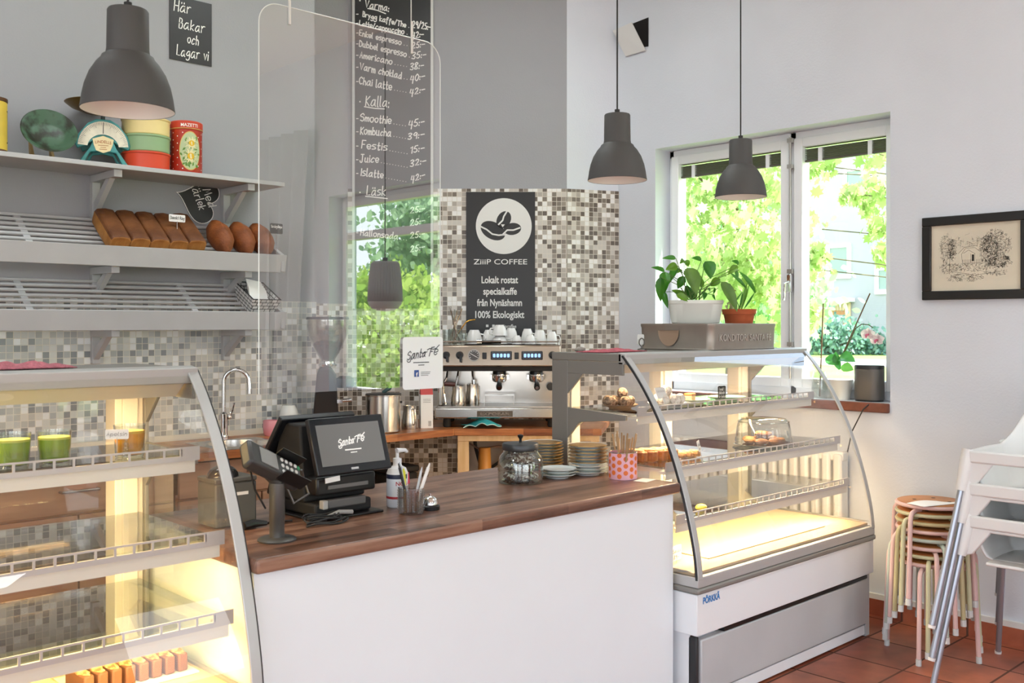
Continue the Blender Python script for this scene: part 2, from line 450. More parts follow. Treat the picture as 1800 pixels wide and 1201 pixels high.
def disc2(cx, cy, rx, ry=None, n=32, a0=0):
    ry = ry or rx
    return [(cx + rx * math.cos(a0 + 2*PI*i/n), cy + ry * math.sin(a0 + 2*PI*i/n), 0) for i in range(n)]
def rrect(x0, x1, y0, y1, r, n=5):
    o = []
    for cx, cy, a in ((x1-r, y1-r, 0), (x0+r, y1-r, PI/2), (x0+r, y0+r, PI), (x1-r, y0+r, 1.5*PI)):
        for i in range(n + 1): o.append((cx + r*math.cos(a + PI/2*i/n), cy + r*math.sin(a + PI/2*i/n), 0))
    return o
# ---------------------------------------------------------------- the room
TERRA = tiles('terracotta_tiles', 0.33, [(0, '#ad6045'), (.25, '#b96d50'), (.5, '#9e543d'), (.75, '#b4664b')], '#5b3a2e', .016, .38, .55, .35)
TILEA = tiles('mosaic_grey', 0.0325, [(0, '#eceeec'), (.17, '#c6c9c7'), (.34, '#adb0b0'), (.5, '#8a8d8f'), (.68, '#bcbfba'), (.84, '#d6d7d0')], '#d9d6c9', .05, .22)
TILEC = tiles('mosaic_brown', 0.0305, [(0, '#ece9e4'), (.20, '#cbc4ba'), (.40, '#958a7e'), (.56, '#665b51'), (.72, '#b0a79c'), (.88, '#7d7267')], '#d3cabb', .05, .22)
H = 4.0
struct('floor', M().bx(-2.5, 5.3, -4.5, 5.6, -.1, 0), TERRA)
struct('ceiling', M().bx(-2.8, 5.4, -4.8, 5.7, H, H + .15), CEIL)
struct('wall_left', M().bx(-2.5, 3.195, 5.0, 5.65, 0, H), WALL)
struct('wall_back', M().bx(3.195, 3.70, 5.35, 5.65, 0, H), WALL)
CL, CR = Vector((3.668, 5.35, 0)), Vector((4.685, 4.376, 0))
CX_ = (CR - CL).normalized(); CN = Vector((CX_.y, -CX_.x, 0)); DR = Vector((5.02, 4.227, 0))
if CN.y > 0: CN = -CN
struct('wall_corner', M().prism([CL, CR, CR - CN*.3, CL - CN*.3], (0, 0, H)), WALL)
struct('wall_pillar', M().prism([CR, DR, DR + Vector((.3, .3, 0)), CR - CN*.3], (0, 0, H)), WALL_LIT)
def wall_holes(name, axis, c0, c1, a0, a1, holes, m):
    """a wall slab between c0 and c1 on its own axis, running a0..a1, with openings (a, b, z0, z1)"""
    mm = M(); put = (lambda p, q, z0, z1: mm.bx(c0, c1, p, q, z0, z1)) if axis == 'x' else (lambda p, q, z0, z1: mm.bx(p, q, c0, c1, z0, z1))
    last = a0
    for p, q, z0, z1 in sorted(holes):
        put(last, p, 0, H); put(p, q, 0, z0); put(p, q, z1, H); last = q
    put(last, a1, 0, H)
    return struct(name, mm, m)
W1 = (2.383, 3.923, 1.115, 2.64); W2 = (-2.72, -0.45, .86, 2.68)
wall_holes('wall_right', 'x', 5.02, 5.32, -4.5, 4.227, [W1, W2], WALL_LIT)
wall_holes('wall_front', 'y', -4.8, -4.5, -2.8, 5.32, [(-2.2, 2.3, .3, 2.9), (3.75, 4.95, .5, 2.9)], WALL)
wall_holes('wall_rear', 'x', -2.8, -2.5, -4.5, 5.65, [(-3.8, -.8, .5, 2.9), (-.4, 2.4, .5, 2.9)], WALL)
def tilepanel(name, o, xdir, wd, h, m):
    struct(name, M().bx(0, wd, 0, h, 0, .008), m, mat4=frame(o, xdir, (0, 0, 1)))
tilepanel('trim_1', (-.6, 5.0, 0), (1, 0, 0), 3.803, 1.66, TILEA)
tilepanel('trim_2', (3.203, 5.35, 0), (1, 0, 0), .47, 1.66, TILEC)
tilepanel('trim_3', CL, CX_, (CR - CL).length, 2.40, TILEC)
tilepanel('trim_4', CR, DR - CR, (DR - CR).length, 2.40, TILEC)
struct('baseboard_right', M().bx(4.995, 5.02, -4.5, 4.22, 0, .085), TERRA)
struct('trim_5', M().bx(5.0, 5.02, -4.5, 4.22, .085, .112), WHITE)
# housings of the added, unseen ceiling fill lights
for _x, _y in FILL_PANELS:
    t = thing('added_fill_panel', 'added flat white ceiling panel, unseen, fill light for the room', 'lamp', (_x, _y, 3.95), group='added ceiling fill panels'); t['kind'] = 'structure'
    f = M()
    for a in ((-.63, .63, -.33, -.30), (-.63, .63, .30, .33), (-.63, -.6, -.3, .3), (.6, .63, -.3, .3)): f.bx(*a, 0, .05)
    obj('housing', f, WHITE, t)

# windows of the right wall (visible one, and the one seen in the acrylic screen)
WINW = mat('window_white', '#f6f8fa', .4)
def window(n, y0, y1, z0, z1, mull, transom=None, blinds=True):
    x0, x1 = 5.20, 5.26
    root = thing('window_%d' % n, 'white two-sash window in the right wall', 'window', (5.2, (y0+y1)/2, z0)); root['kind'] = 'structure'
    def part(nm, m, mt, **k):
        for v in m.v: v -= Vector((5.2, (y0+y1)/2, z0))
        return obj(nm, m, mt, root, **k)
    f = M()
    f.bx(x0-.03, x1, y0, y0+.035, z0, z1).bx(x0-.03, x1, y1-.035, y1, z0, z1).bx(x0-.03, x1, y0, y1, z1-.05, z1).bx(x0-.03, x1, y0, y1, z0, z0+.06)
    f.bx(x0-.03, x1, mull-.02, mull+.02, z0, z1)
    part('window_frame', f, WINW, bevel=.004)
    for a, b in ((y0+.03, mull-.015), (mull+.015, y1-.03)):
        s = M(); wd = .055
        s.bx(x0-.055, x1-.03, a, a+wd, z0+.05, z1-.04).bx(x0-.055, x1-.03, b-wd, b, z0+.05, z1-.04)
        s.bx(x0-.055, x1-.03, a+wd, b-wd, z1-.04-wd, z1-.04).bx(x0-.055, x1-.03, a+wd, b-wd, z0+.05, z0+.05+wd)
        if transom: s.bx(x0-.055, x1-.03, a+wd, b-wd, transom-.035, transom+.035)
        sash = part('sash', s, WINW, bevel=.005)
        p = M().poly([(x0, a+wd, z0+.05+wd), (x0, b-wd, z0+.05+wd), (x0, b-wd, z1-.04-wd), (x0, a+wd, z1-.04-wd)])
        part('window_pane', p, PANE, smooth=0)
        if blinds:
            q = M()
            for k in range(9): q.bx(x0-.028, x0-.006, a+wd+.004, b-wd-.004, z1-.115-wd+k*.0075, z1-.1115-wd+k*.0075)
            q.bx(x0-.03, x0-.004, a+wd+.004, b-wd-.004, z1-.042-wd, z1-.04-wd+.0)
            q.bx(x0-.03, x0-.005, a+wd+.004, b-wd-.004, z1-.125-wd, z1-.117-wd)
            part('raised_blind', q, mat('blind_slats', '#5f5a54', .8))
            q = M()
            for yy in (a+wd+.10, b-wd-.10): q.bx(x0-.034, x0-.002, yy-.012, yy+.012, z1-.13-wd, z1-.05-wd)
            part('blind_clip', q, WINW)
    q = M().cyl((x0-.065, mull, z0+.1), (x0-.065, mull, z1-.03), .007, n=10)
    for zz in (z0+.3, z0+.72, z1-.2, z1-.05): q.bx(x0-.075, x0-.05, mull-.016, mull+.016, zz-.012, zz+.012)
    part('espagnolette_rod', q, mat('rod_metal', '#c9c6c0', .3, .8))
    q = M().bx(x0-.085, x0-.055, mull-.012, mull+.012, z0+.60, z0+.70); q.tube([(x0-.085, mull, z0+.66), (x0-.11, mull+.01, z0+.65), (x0-.115, mull+.012, z0+.55)], .008)
    part('window_handle', q, CHROME, bevel=.002)
    return root
window(1, *W1, 3.035)
window(2, *W2, -1.00, transom=2.32, blinds=False)
# brick sill of the visible window
m = M().bx(4.995, 5.20, 2.386, 3.92, 1.065, 1.1145)
struct('trim_6', m, mat('brick_sill', '#7d4a38', .75, vary=.35, scale=9, bump=.3, bscale=40), bevel=.006)
m = M().bx(5.0, 5.20, -2.72, -.45, .80, .86)
struct('trim_7', m, mat('brick_sill', '#7d4a38'), bevel=.006)
# soft curtain beside the further window
m = M()
m.grid(lambda u, v: (4.90 + .035*math.sin(u*34), -4.1 + 1.2*u*(1 - .25*(1-v)*(u > .5)), .1 + 3.2*v), 60, 8)
tag(obj('curtain', m, mat('curtain_grey', '#c5c4c2', .9, transl=.3), solid=.003), 'pale grey curtain hanging beside the further window, seen mirrored in the acrylic screen', 'curtain')
# mirrored pendant: pleated shade in front of window 2
t = thing('pleated_pendant', 'grey pleated pendant mirrored in the acrylic screen', 'pendant lamp', (4.49, -1.16, 1.70))
m = M(); n = 72; prof = [(.128, .0), (.124, .10), (.113, .22), (.103, .285), (.085, .30)]
b = []
for r, z in prof:
    for j in range(n): m.v.append(Vector(((r + (.004 if j % 2 else -.004)) * math.cos(2*PI*j/n), (r + (.004 if j % 2 else -.004)) * math.sin(2*PI*j/n), z)))
for i in range(len(prof)-1):
    for j in range(n): m.face((i*n+j, i*n+(j+1) % n, (i+1)*n+(j+1) % n, (i+1)*n+j))
obj('lamp_shade', m, mat('pleat_grey', '#b5b4b2', .7), t, solid=.002, smooth=15)
obj('glass_bowl', M().shell([(.001, -.075), (.06, -.068), (.10, -.05), (.124, -.02), (.127, 0)]), mat('opal', '#d8d6d2', .4), t)
obj('cord', M().cyl((0, 0, .29), (0, 0, 2.30), .004, n=8).cyl((0, 0, .29), (0, 0, .33), .02), CABLE, t)

# radiator below the window
t = thing('radiator', 'white ribbed radiator below the window, seen through the right pastry case', 'radiator', (4.95, 3.15, .1))
m = M()
for k in range(17): m.bx(-.045, .045, -.55 + k*.066, -.50 + k*.066, .16, .74)
obj('ribs', m, WHITE, t, bevel=.015)
m = M().bx(-.03, .03, -.555, .61, .70, .75).bx(-.03, .03, -.555, .61, .17, .22).bx(-.025, .025, -.53, -.49, -.10, .2).bx(-.025, .025, .53, .57, -.10, .2)
obj('header', m, WHITE, t, bevel=.008)

# loose hatch in the upper right wall
t = thing('wall_hatch', 'small loose white hatch hanging over a dark hole high on the window wall', 'hatch', (5.02, 4.08, 3.40))
m = M().poly([(-.004, -.105, .085), (-.004, -.105, -.10), (-.004, .05, -.09), (-.004, .065, .07)])
obj('hole', m, mat('hole_dark', '#14110f', .95), t, smooth=0)
m = M().prism([(-.010, -.09, -.125), (-.010, .075, -.13), (-.055, .145, .04), (-.045, -.005, .065)], (-.006, 0, 0))
obj('cover', m, mat('hatch_white', '#deddda', .6), t, smooth=0)

# framed sketch
t = thing('framed_sketch', 'black framed pen sketch of a house between trees', 'picture', (5.02, 1.95, 1.86))
W, Hh, fw = .258, .2085, .045
m = M()
for a in ((-W, W, Hh-fw, Hh), (-W, W, -Hh, -Hh+fw), (-W, -W+fw, -Hh+fw, Hh-fw), (W-fw, W, -Hh+fw, Hh-fw)): m.bx(a[0], a[1], a[2], a[3], 0, .022)
FE = frame((0, 0, 0), (0, -1, 0), (0, 0, 1))
o = obj('picture_frame', m, mat('frame_black', '#1d1b19', .35), t, bevel=.004); o.matrix_local = FE
o = obj('sketch_paper', M().bx(-W+fw-.004, W-fw+.004, -Hh+fw-.004, Hh-fw+.004, .004, .008), mat('sketch_paper', '#d9cfba', .8, vary=.06, scale=4), t); o.matrix_local = FE
m = M(); R = random.Random(4)
def scrib(cx, cy, rx, ry, n, ln=.008, wd=.0008):
    for _ in range(n):
        a = R.uniform(0, 2*PI); q = math.sqrt(R.random()); x, y = cx + rx*q*math.cos(a), cy + ry*q*math.sin(a)
        ribbon(m, [Vector((x + R.uniform(-ln, ln), y + R.uniform(-ln, ln))) for _ in range(4)], wd)
scrib(.095, .035, .075, .095, 420); scrib(.07, .03, .04, .07, 220); scrib(.12, -.03, .05, .03, 90)
scrib(-.14, .05, .035, .075, 120); scrib(-.11, .04, .018, .05, 120); scrib(-.13, -.05, .04, .025, 60); scrib(-.02, -.05, .1, .02, 90); scrib(-.05, -.1, .09, .018, 90); scrib(.1, -.08, .06, .012, 40); scrib(-.04, .08, .07, .03, 30, .015, .0005)
for pl in (((-.065, .015), (-.045, .045), (.0, .045), (.03, .02), (.03, -.03), (-.06, -.03), (-.065, .015)), ((-.055, .02), (-.03, .035), (.0, .015)), ((-.02, .015), (-.02, -.025)), ((.0, .018), (.0, -.025)), ((-.08, .02), (-.05, .05), (.01, .055)), ((.01, .05), (.01, .09), (.025, .083), (.01, .078)), ((-.12, .03), (-.125, -.08)), ((-.1, -.07), (0, -.09), (.12, -.075))):
    ribbon(m, [Vector(p) for p in pl], .0012)
for k in range(14): ribbon(m, [Vector((-.06 + k*.0075, -.012)), Vector((-.06 + k*.0075, -.035))], .0012)
m.add(M().bx(-.015, -.004, -.02, .012, 0, .0001))
o = obj('ink_drawing', m, mat('ink', '#3a3835', .9), t, smooth=0); o.matrix_local = FE @ Matrix.Translation((0, 0, .0085))

# ---------------------------------------------------------------- outdoors
GZ = .30
struct('floor_outdoors', M().bx(5.35, 120, -70, 90, GZ-.2, GZ), mat('lawn', '#6f8f3c', .9, hex2='#8aa84e', scale=.7))
struct('trim_8', M().bx(27.5, 32.5, -70, 90, GZ, GZ+.02), mat('footpath', '#d9d4c8', .9))
struct('floor_yard', M().bx(-40, 5.34, -60, -4.81, -.3, -.1), mat('paving', '#a8a49c', .9, vary=.2, scale=2))
struct('floor_court', M().bx(-40, -2.81, -4.8, 60, -.3, -.1), mat('paving', '#a8a49c'))
t = thing('apartment_building', 'pale rendered apartment building across the lawn with white framed windows', 'building', (42, 22, -.25))
m = M(); m.bx(0, 8, -26, 34, 0, 14)
obj('facade', m, mat('render_pale', '#a3a3a6', .9, vary=.05, scale=.5), t)
obj('plinth', M().bx(-.06, 0, -26, 34, 0, 1.0), mat('plinth', '#88888c', .9), t)
def bwin(y, z, wd, h, sub=1):
    f = M(); e = .17
    f.bx(-.08, .0, y-wd/2-e, y+wd/2+e, z-e*1.2, z).bx(-.08, 0, y-wd/2-e, y+wd/2+e, z+h, z+h+e).bx(-.08, 0, y-wd/2-e, y-wd/2, z, z+h).bx(-.08, 0, y+wd/2, y+wd/2+e, z, z+h)
    o = obj('window', f, mat('bwin_white', '#f4f4f2', .6), t)
    obj('pane', M().bx(-.02, -.005, y-wd/2, y+wd/2, z, z+h), mat('bwin_glass', '#7d9389', .1, spec=.8), o)
for y in (8.6, -.6, 17, -9, 12.5):
    for z in (4.0, 7.4, 10.8):
        if y in (8.6, -.6) and z == 4.0: continue
        bwin(y, z, 1.1, 1.25)
bwin(.35, 4.05, .85, 1.2); bwin(-1.85, 3.3, .6, .85); bwin(-1.7, .4, .7, .4); bwin(3.4, .4, .8, .4)
m = M().bx(-.5, 0, -.42, 1.42, 2.78, 2.95)
obj('door_canopy', m, mat('bwin_white', '#f4f4f2'), t)
m = M()
for k in range(11): m.bx(-.10, -.02, -.25 + k*.14, -.13 + k*.14, 2.4, 2.75)
m.bx(-.1, -.02, -.25, -.0, .6, 2.4).bx(-.1, -.02, 1.05, 1.29, .6, 2.4)
obj('door_surround', m, mat('surround_tan', '#cdb692', .8), t)
d = obj('door', M().bx(-.06, 0, .0, 1.05, .2, 2.4), mat('door_wood', '#b17a48', .5), t)
obj('door_pane', M().bx(-.075, -.055, .12, .82, .5, 2.2), mat('bwin_glass', '#7d9389'), d)

LEAFS = [(0, -1), (.12, -.45), (.55, -.75), (.5, -.3), (1, .0), (.62, .18), (.75, .6), (.33, .42), (0, 1), (-.33, .42), (-.75, .6), (-.62, .18), (-1, 0), (-.5, -.3), (-.55, -.75), (-.12, -.45)]
OVAL = [(0, -1), (.5, -.4), (.55, .2), (.25, .7), (0, 1), (-.25, .7), (-.55, .2), (-.5, -.4)]
def leaves(m, rnd, spots, n, size, shape, spread):
    for _ in range(n):
        c = rnd.choice(spots); p = Vector(c[:3]) + Vector((rnd.gauss(0, 1), rnd.gauss(0, 1), rnd.gauss(0, .8))) * c[3] * spread
        s = size * rnd.uniform(.6, 1.25)
        x = Vector((rnd.gauss(0, 1), rnd.gauss(0, 1), rnd.gauss(0, .5))).normalized(); y = x.orthogonal()
        y.rotate(Matrix.Rotation(rnd.uniform(0, 6.28), 3, x)); z = x.cross(y)
        m.poly([p + (y * a + z * b) * s for a, b in shape], rnd.choice((0, 0, 1)))
MAPLE = [mat('maple_leaf', '#a5bb70', .6, hex2='#c6d39c', scale=1.5, transl=.55), mat('maple_leaf_deep', '#86a356', .6, hex2='#aebf78', scale=1.5, transl=.5)]
def tree(name, label, base, h, spots, n, size, seed, shape=LEAFS, cols=MAPLE, trunk=.14, spread=.55):
    t = thing(name, label, 'tree', base, group='trees outside the windows'); rnd = random.Random(seed); m = M()
    b = Vector(base); sp = [(x - b.x, y - b.y, z - b.z, r) for x, y, z, r in spots]
    leaves(m, rnd, sp, n, size, shape, spread)
    o = obj('foliage', m, cols, t, smooth=0)
    k = M(); k.tube([(0, 0, 0), (.05, .02, h*.3), (-.03, .05, h*.6), (0, 0, h)], [trunk, trunk*.8, trunk*.55, trunk*.2], 10)
    for q in sp[:14]: k.tube([(0, 0, min(h*.85, max(h*.3, q[2] - .8))), (q[0]*.5, q[1]*.5, q[2]-.12), (q[0], q[1], q[2])], [trunk*.22, trunk*.12, .006], 6)
    obj('trunk', k, mat('bark', '#6a5c4a', .9, vary=.3, scale=10), t)
tree('maple_tree', 'sunlit maple with lime green leaves filling the left window pane', (8.9, 5.9, GZ), 3.0,
     [(7.61, 5.53, 2.96, .35), (8.13, 5.67, 2.81, .4), (8.1, 5.33, 2.99, .4), (8.59, 5.35, 2.88, .35), (8.13, 5.84, 2.49, .4), (7.64, 5.14, 2.3, .4), (7.79, 4.89, 2.29, .35), (8.43, 5.99, 2.05, .35), (7.92, 5.27, 1.9, .35), (8.1, 5.05, 1.9, .3), (8.6, 6.2, 3.9, 1), (8.8, 5.2, 4.1, .8), (8.08, 4.71, 1.58, .2)], 2600, .043, 1)
tree('maple_tree', 'maple with branches hanging into the top and right side of the right window pane', (10.2, 3.6, GZ), 3.4,
     [(9.34, 5.45, 3.13, .3), (8.75, 4.92, 3.07, .25), (9.14, 5.3, 2.52, .26), (8.74, 4.94, 2.19, .2), (8.88, 5.15, 2.09, .22), (8.74, 4.26, 3.09, .25), (9.48, 4.56, 2.88, .25), (9.67, 4.86, 2.81, .2), (9.3, 4.5, 2.47, .22), (9.63, 4.63, 2.22, .16), (9.31, 4.8, 2.83, .12), (10.2, 3.2, 3.4, .6)], 950, .046, 2, trunk=.05, spread=.42)
tree('lime_tree', 'darker green tree standing behind the maple in the left window pane', (19.0, 12.6, GZ), 4.2,
     [(18.51, 13.45, 3.46, .9), (18.92, 12.59, 3.31, 1.0), (18.96, 11.75, 2.76, .9), (17.45, 12.45, 2.01, .9), (19.48, 12.81, 1.92, .9), (19.26, 11.93, 1.66, .7), (20.25, 11.67, 2.17, .6), (19.04, 13.28, 4.65, .9), (19.5, 12.37, 4.35, .9)], 3600, .09, 3,
     OVAL, [mat('lime_leaf', '#a9cf9c', .6, transl=.55), mat('lime_leaf_pale', '#c2dfae', .6, transl=.55)], .2, .6)
t = thing('shrub', 'blue green shrub growing along the apartment building across the lawn', 'shrub', (37, 20, GZ)); rnd = random.Random(5); m = M()
leaves(m, rnd, [(-1.1, 1.0, .9, .7), (-.6, .5, .7, .7), (0, 0, .9, .75), (.5, -.5, .7, .7), (1, -1, .55, .6), (-.3, .2, 1.2, .6), (-1, .8, .4, .6), (1.4, -1.3, .35, .5), (.1, -.2, .3, .6), (-1.3, 1.2, 1.4, .5)], 3600, .08, OVAL, .6)
obj('foliage', m, [mat('shrub_leaf', '#6b9383', .6, transl=.3), mat('shrub_leaf_pale', '#93b3a4', .6, transl=.3)], t, smooth=0)
k = M()
for a in range(7): k.tube([(.15*math.cos(a), .15*math.sin(a), 0), (.9*math.cos(a*.9), .9*math.sin(a*.9), 1.0)], [.03, .012], 6)
obj('stems', k, mat('bark', '#6a5c4a'), t)
GREENB = [mat('bright_leaf', '#b9d06a', .6, transl=.6), mat('bright_leaf_deep', '#98bb52', .6, transl=.6)]
tree('hedge_tree', 'bright green bushy tree mirrored in the acrylic screen', (9.3, -7.2, GZ), 1.6,
     [(9.01, -8.41, 1.62, .7), (8.65, -7.3, 2.0, .4), (9.38, -7.72, 1.62, .8), (9.2, -6.91, 2.0, .4), (9.35, -8.12, 1.26, .8), (9.61, -7.72, 1.08, .8), (8.89, -6.24, 1.61, .8), (9.11, -6.13, 1.28, .7), (8.32, -7.12, .87, .7), (9.65, -7.92, .62, .7), (9.37, -6.72, .77, .7), (9.93, -6.71, 1.62, .8), (9.5, -6.22, .95, .8), (8.4, -5.2, 1.5, .8), (8.4, -5.0, .7, .8)], 6000, .05, 6, OVAL, GREENB, .08, .5)
tree('ash_tree', 'tall dark green tree mirrored in the acrylic screen', (14.2, -12.2, GZ), 4.4,
     [(13.45, -12.36, 3.65, .9), (13.77, -11.96, 3.89, .9), (13.88, -12.5, 3.18, .9), (14.25, -12.15, 3.43, .9), (13.9, -13.37, 2.83, .7), (14.22, -12.93, 4.26, .5), (14.96, -12.6, 4.29, .9), (14.45, -12.2, 2.81, 1), (14, -11, 3.6, 1), (14, -10, 3.2, 1.2)], 3000, .085, 7,
     OVAL, [mat('ash_leaf', '#94b58c', .6, transl=.5), mat('ash_leaf_pale', '#b4cfa6', .6, transl=.5)], .2, .6)

# ---------------------------------------------------------------- bakery wall: shelf, trays
AY = 5.0
def bracket(x, z, arm, drop):
    m = M()
    m.bx(x-.02, x+.02, AY-arm, AY, z-.035, z)
    m.bx(x-.02, x+.02, AY-.035, AY, z-drop, z-.035)
    a = Vector((x, AY-.03, z-drop+.05)); b = Vector((x, AY-arm+.10, z-.035)); d = b - a
    R = Matrix.Rotation(math.atan2(d.z, -d.y), 3, 'X').transposed()
    m.prism([(x-.014, AY-.035, z-drop+.02), (x-.014, AY-.035, z-drop+.075), (x-.014, AY-arm+.12, z-.035), (x-.014, AY-arm+.07, z-.035)], (.028, 0, 0))
    return m
t = thing('wall_shelf', 'long grey painted plank shelf carrying old tins', 'shelf', (1.1, AY, 2.265))
def loc_(m, t):
    o = Vector(t.location)
    for v in m.v: v -= o
    return m
obj('shelf_board', loc_(M().bx(-.6, 2.807, 4.68, AY-.001, 2.265, 2.287), t), GREYSHELF, t, bevel=.002)
for x in (.9, 1.92, 2.62): obj('bracket', loc_(bracket(x, 2.264, .30, .21), t), GREYSHELF, t, bevel=.002)
tilt = math.atan2(.20, .27)
def tray(label, zf):
    t = thing('bread_tray', label, 'shelf', (1.1, AY, zf))
    obj('front_board', loc_(M().prism([(-.6, 4.68, zf+.095), (-.6, 4.695, zf+.095), (-.6, 4.715, zf), (-.6, 4.70, zf)], (3.42, 0, 0)), t), GREYSHELF, t, bevel=.002)
    m = M(); v = Vector((0, math.cos(tilt), math.sin(tilt))); n = Vector((0, -math.sin(tilt), math.cos(tilt)))
    R = Matrix.Rotation(tilt, 3, 'X')
    for k in range(8):
        c = Vector((1.1, 4.72, zf+.054)) + v * (.018 + k*.042); s = M().cyl((-1.69, 0, 0), (1.69, 0, 0), .0085, n=10)
        for q in s.v: q += c
        b = len(m.v); m.add(s)
    for q in m.v: pass
    obj('slats', loc_(m, t), GREYSHELF, t)
    for x0 in (2.790, -.6):
        e = M(); e.prism([(x0, 4.69, zf+.006), (x0, 4.685, zf+.093), (x0, 4.985, zf+.24), (x0, 4.985, zf+.12), (x0, 4.75, zf+.006)], (.022, 0, 0))
        obj('end_board', loc_(e, t), GREYSHELF, t, bevel=.002)
    for x in (.55, 1.55, 2.35):
        m = M(); s = M().box((0, 0, 0), (.03, .33, .012), R)
        for q in s.v: q += Vector((x, 4.72, zf+.046)) + v*.165
        m.add(s)
        obj('batten', loc_(m, t), GREYSHELF, t)
    for x in (.9, 1.92, 2.62): obj('bracket', loc_(bracket(x, zf+.004, .27, .17), t), GREYSHELF, t, bevel=.002)
    return t
tray('upper grey slatted bread tray, with loaves on it', 1.805)
tray('lower grey slatted bread tray, empty except for a basket', 1.500)
V = Vector((0, math.cos(tilt), math.sin(tilt))); NN = Vector((0, -math.sin(tilt), math.cos(tilt)))
def on_tray(zf, x, s, up=0.0): return Vector((x, 4.72, zf+.060)) + V*s + NN*(.009 + up)
CRUST = mat('crust_dark', '#7a4a24', .55, hex2='#5f3416', scale=14, bump=.25, bscale=60)
CRUSTL = mat('crust_light', '#b9803f', .65, hex2='#9a622b', scale=18, bump=.3, bscale=70)
def tin_loaf():
    m = M(); nx, ny, nz = .049, .135, .085
    def ring(y, k):
        pts = []
        for x, z in ((-nx*.92, 0), (nx*.92, 0), (nx, .03), (nx, nz-.018), (nx*.82, nz-.002), (0, nz+.004), (-nx*.82, nz-.002), (-nx, nz-.018), (-nx, .03)):
            pts.append(Vector((x*k, y, z*k if z > .04 else z)))
        return pts
    ys = [(0, .97), (.008, 1), (.08, 1.01), (.14, 1.02), (.2, 1.01), (.252, 1), (.26, .95)]
    for y, k in ys: m.v += ring(y, k)
    for i in range(len(ys)-1):
        for j in range(9):
            m.face((i*9+j, i*9+(j+1) % 9, (i+1)*9+(j+1) % 9, (i+1)*9+j), 1 if j in (8, 1, 0) and j != 8 else (0 if j in (3, 4, 5, 6) else 1))
    m.face(list(range(9))[::-1], 1); m.face(range(6*9, 7*9), 1)
    return m
t0 = thing('tin_loaf', 'leftmost of the five rectangular brown loaves on the upper bread tray', 'bread', on_tray(1.805, 1.925, .0), group='rectangular loaves on the upper tray')
t0.rotation_euler = (tilt, 0, 0)
lo = obj('loaf', tin_loaf(), [CRUST, CRUSTL], t0, bevel=.006)
for x, s, l in ((2.022, 0, 'second rectangular loaf from the left on the upper bread tray'), (2.12, 0, 'middle one of the five rectangular loaves on the upper tray'), (2.216, 0, 'rectangular loaf with the white sign stuck in it'), (2.315, .012, 'rightmost rectangular loaf, next to the gap before the round loaves')):
    d = dup(t0, on_tray(1.805, x, s), None, l); d.rotation_euler = (tilt, 0, 0)
m = M(); m.ball((0, .125, .045), .052, 18, 14, (1.04, 2.45, 1.35), 3, .10)
for v in m.v: v.z = max(v.z, 0.0)
t0 = thing('rye_loaf', 'leftmost of the three rounded brown loaves on the upper bread tray', 'bread', on_tray(1.805, 2.487, 0), group='rounded loaves on the upper tray')
t0.rotation_euler = (tilt, 0, 0)
obj('loaf', m, mat('crust_rye', '#9a5626', .6, hex2='#6a3513', scale=9, bump=.35, bscale=80), t0)
for x, l in ((2.61, 'middle rounded brown loaf on the upper bread tray'), (2.722, 'rightmost rounded loaf, beside the small black price sign')):
    d = dup(t0, on_tray(1.805, x, 0), None, l); d.rotation_euler = (tilt, 0, 0)
def small_sign(name, label, loc, w, h, bg, fg, text, stick=.05, rz=0, wd=.0016, lines=None, tiltx=0):
    t = thing(name, label, 'sign', loc, rz)
    o = obj('card', M().prism([Vector((p[0], 0, p[1] + stick)) for p in rrect(-w/2, w/2, 0, h, min(w, h)*.12)], (0, .002, 0)), bg, t, smooth=0)
    m = M()
    for tx, x0, x1, y, cap in (lines or [(text, -.42, .42, .35, .42)]): m.add(strokes(tx, (x0*w, y*h), (x1*w, y*h*1.0), cap*h, wd))
    l = obj('lettering', m, fg, t, smooth=0); l.matrix_local = frame((0, -.0012, stick), (1, 0, 0), (0, 0, 1))
    obj('pick', M().cyl((0, .001, 0), (0, .001, stick+.005), .0013, n=6), STEEL, t)
    if tiltx: t.rotation_euler = (tiltx, 0, rz)
    return t
INK = mat('ink_black', '#1b1b1d', .8)
PAPER = mat('white_paper', '#f2f0ec', .7)
small_sign('price_sign', 'white hand-lettered sign on a pick in a rectangular loaf', on_tray(1.805, 2.235, .10, .08), .085, .036, PAPER, INK, 'Danskt Råg', .045, .0, .0018)
small_sign('price_sign', 'small black chalk sign on a pick by the rightmost rounded loaf', on_tray(1.805, 2.775, .02, .03), .075, .055, BOARD, CHALK, '', .105, .0, .002, [('Surdegslimpa', -.44, .44, .58, .26)])
# woven basket
t = thing('paper_basket', 'black and white woven basket of paper bags at the end of the lower bread tray', 'basket', on_tray(1.500, 2.695, .015), 0)
t.rotation_euler = (tilt*.75, 0, 0)
m, nt, L, b = nodes_mat('woven_check')
tc = nt.nodes.new('ShaderNodeTexCoord'); ck = nt.nodes.new('ShaderNodeTexBrick'); mp = nt.nodes.new('ShaderNodeMapping'); mp.inputs['Rotation'].default_value = (PI/2, 0, 0)
ck.inputs['Color1'].default_value = lin('#e4e3e0'); ck.inputs['Color2'].default_value = lin('#cfcecb'); ck.inputs['Mortar'].default_value = lin('#2b2b2b')
ck.inputs['Scale'].default_value = 1; ck.inputs['Brick Width'].default_value = .032; ck.inputs['Row Height'].default_value = .02; ck.inputs['Mortar Size'].default_value = .0022
sp_ = nt.nodes.new('ShaderNodeSeparateXYZ'); cb_ = nt.nodes.new('ShaderNodeCombineXYZ'); L.new(tc.outputs['Object'], sp_.inputs[0])
L.new(math_n(nt, 'ADD', sp_.outputs[0], sp_.outputs[1]), cb_.inputs[0]); L.new(sp_.outputs[2], cb_.inputs[1])
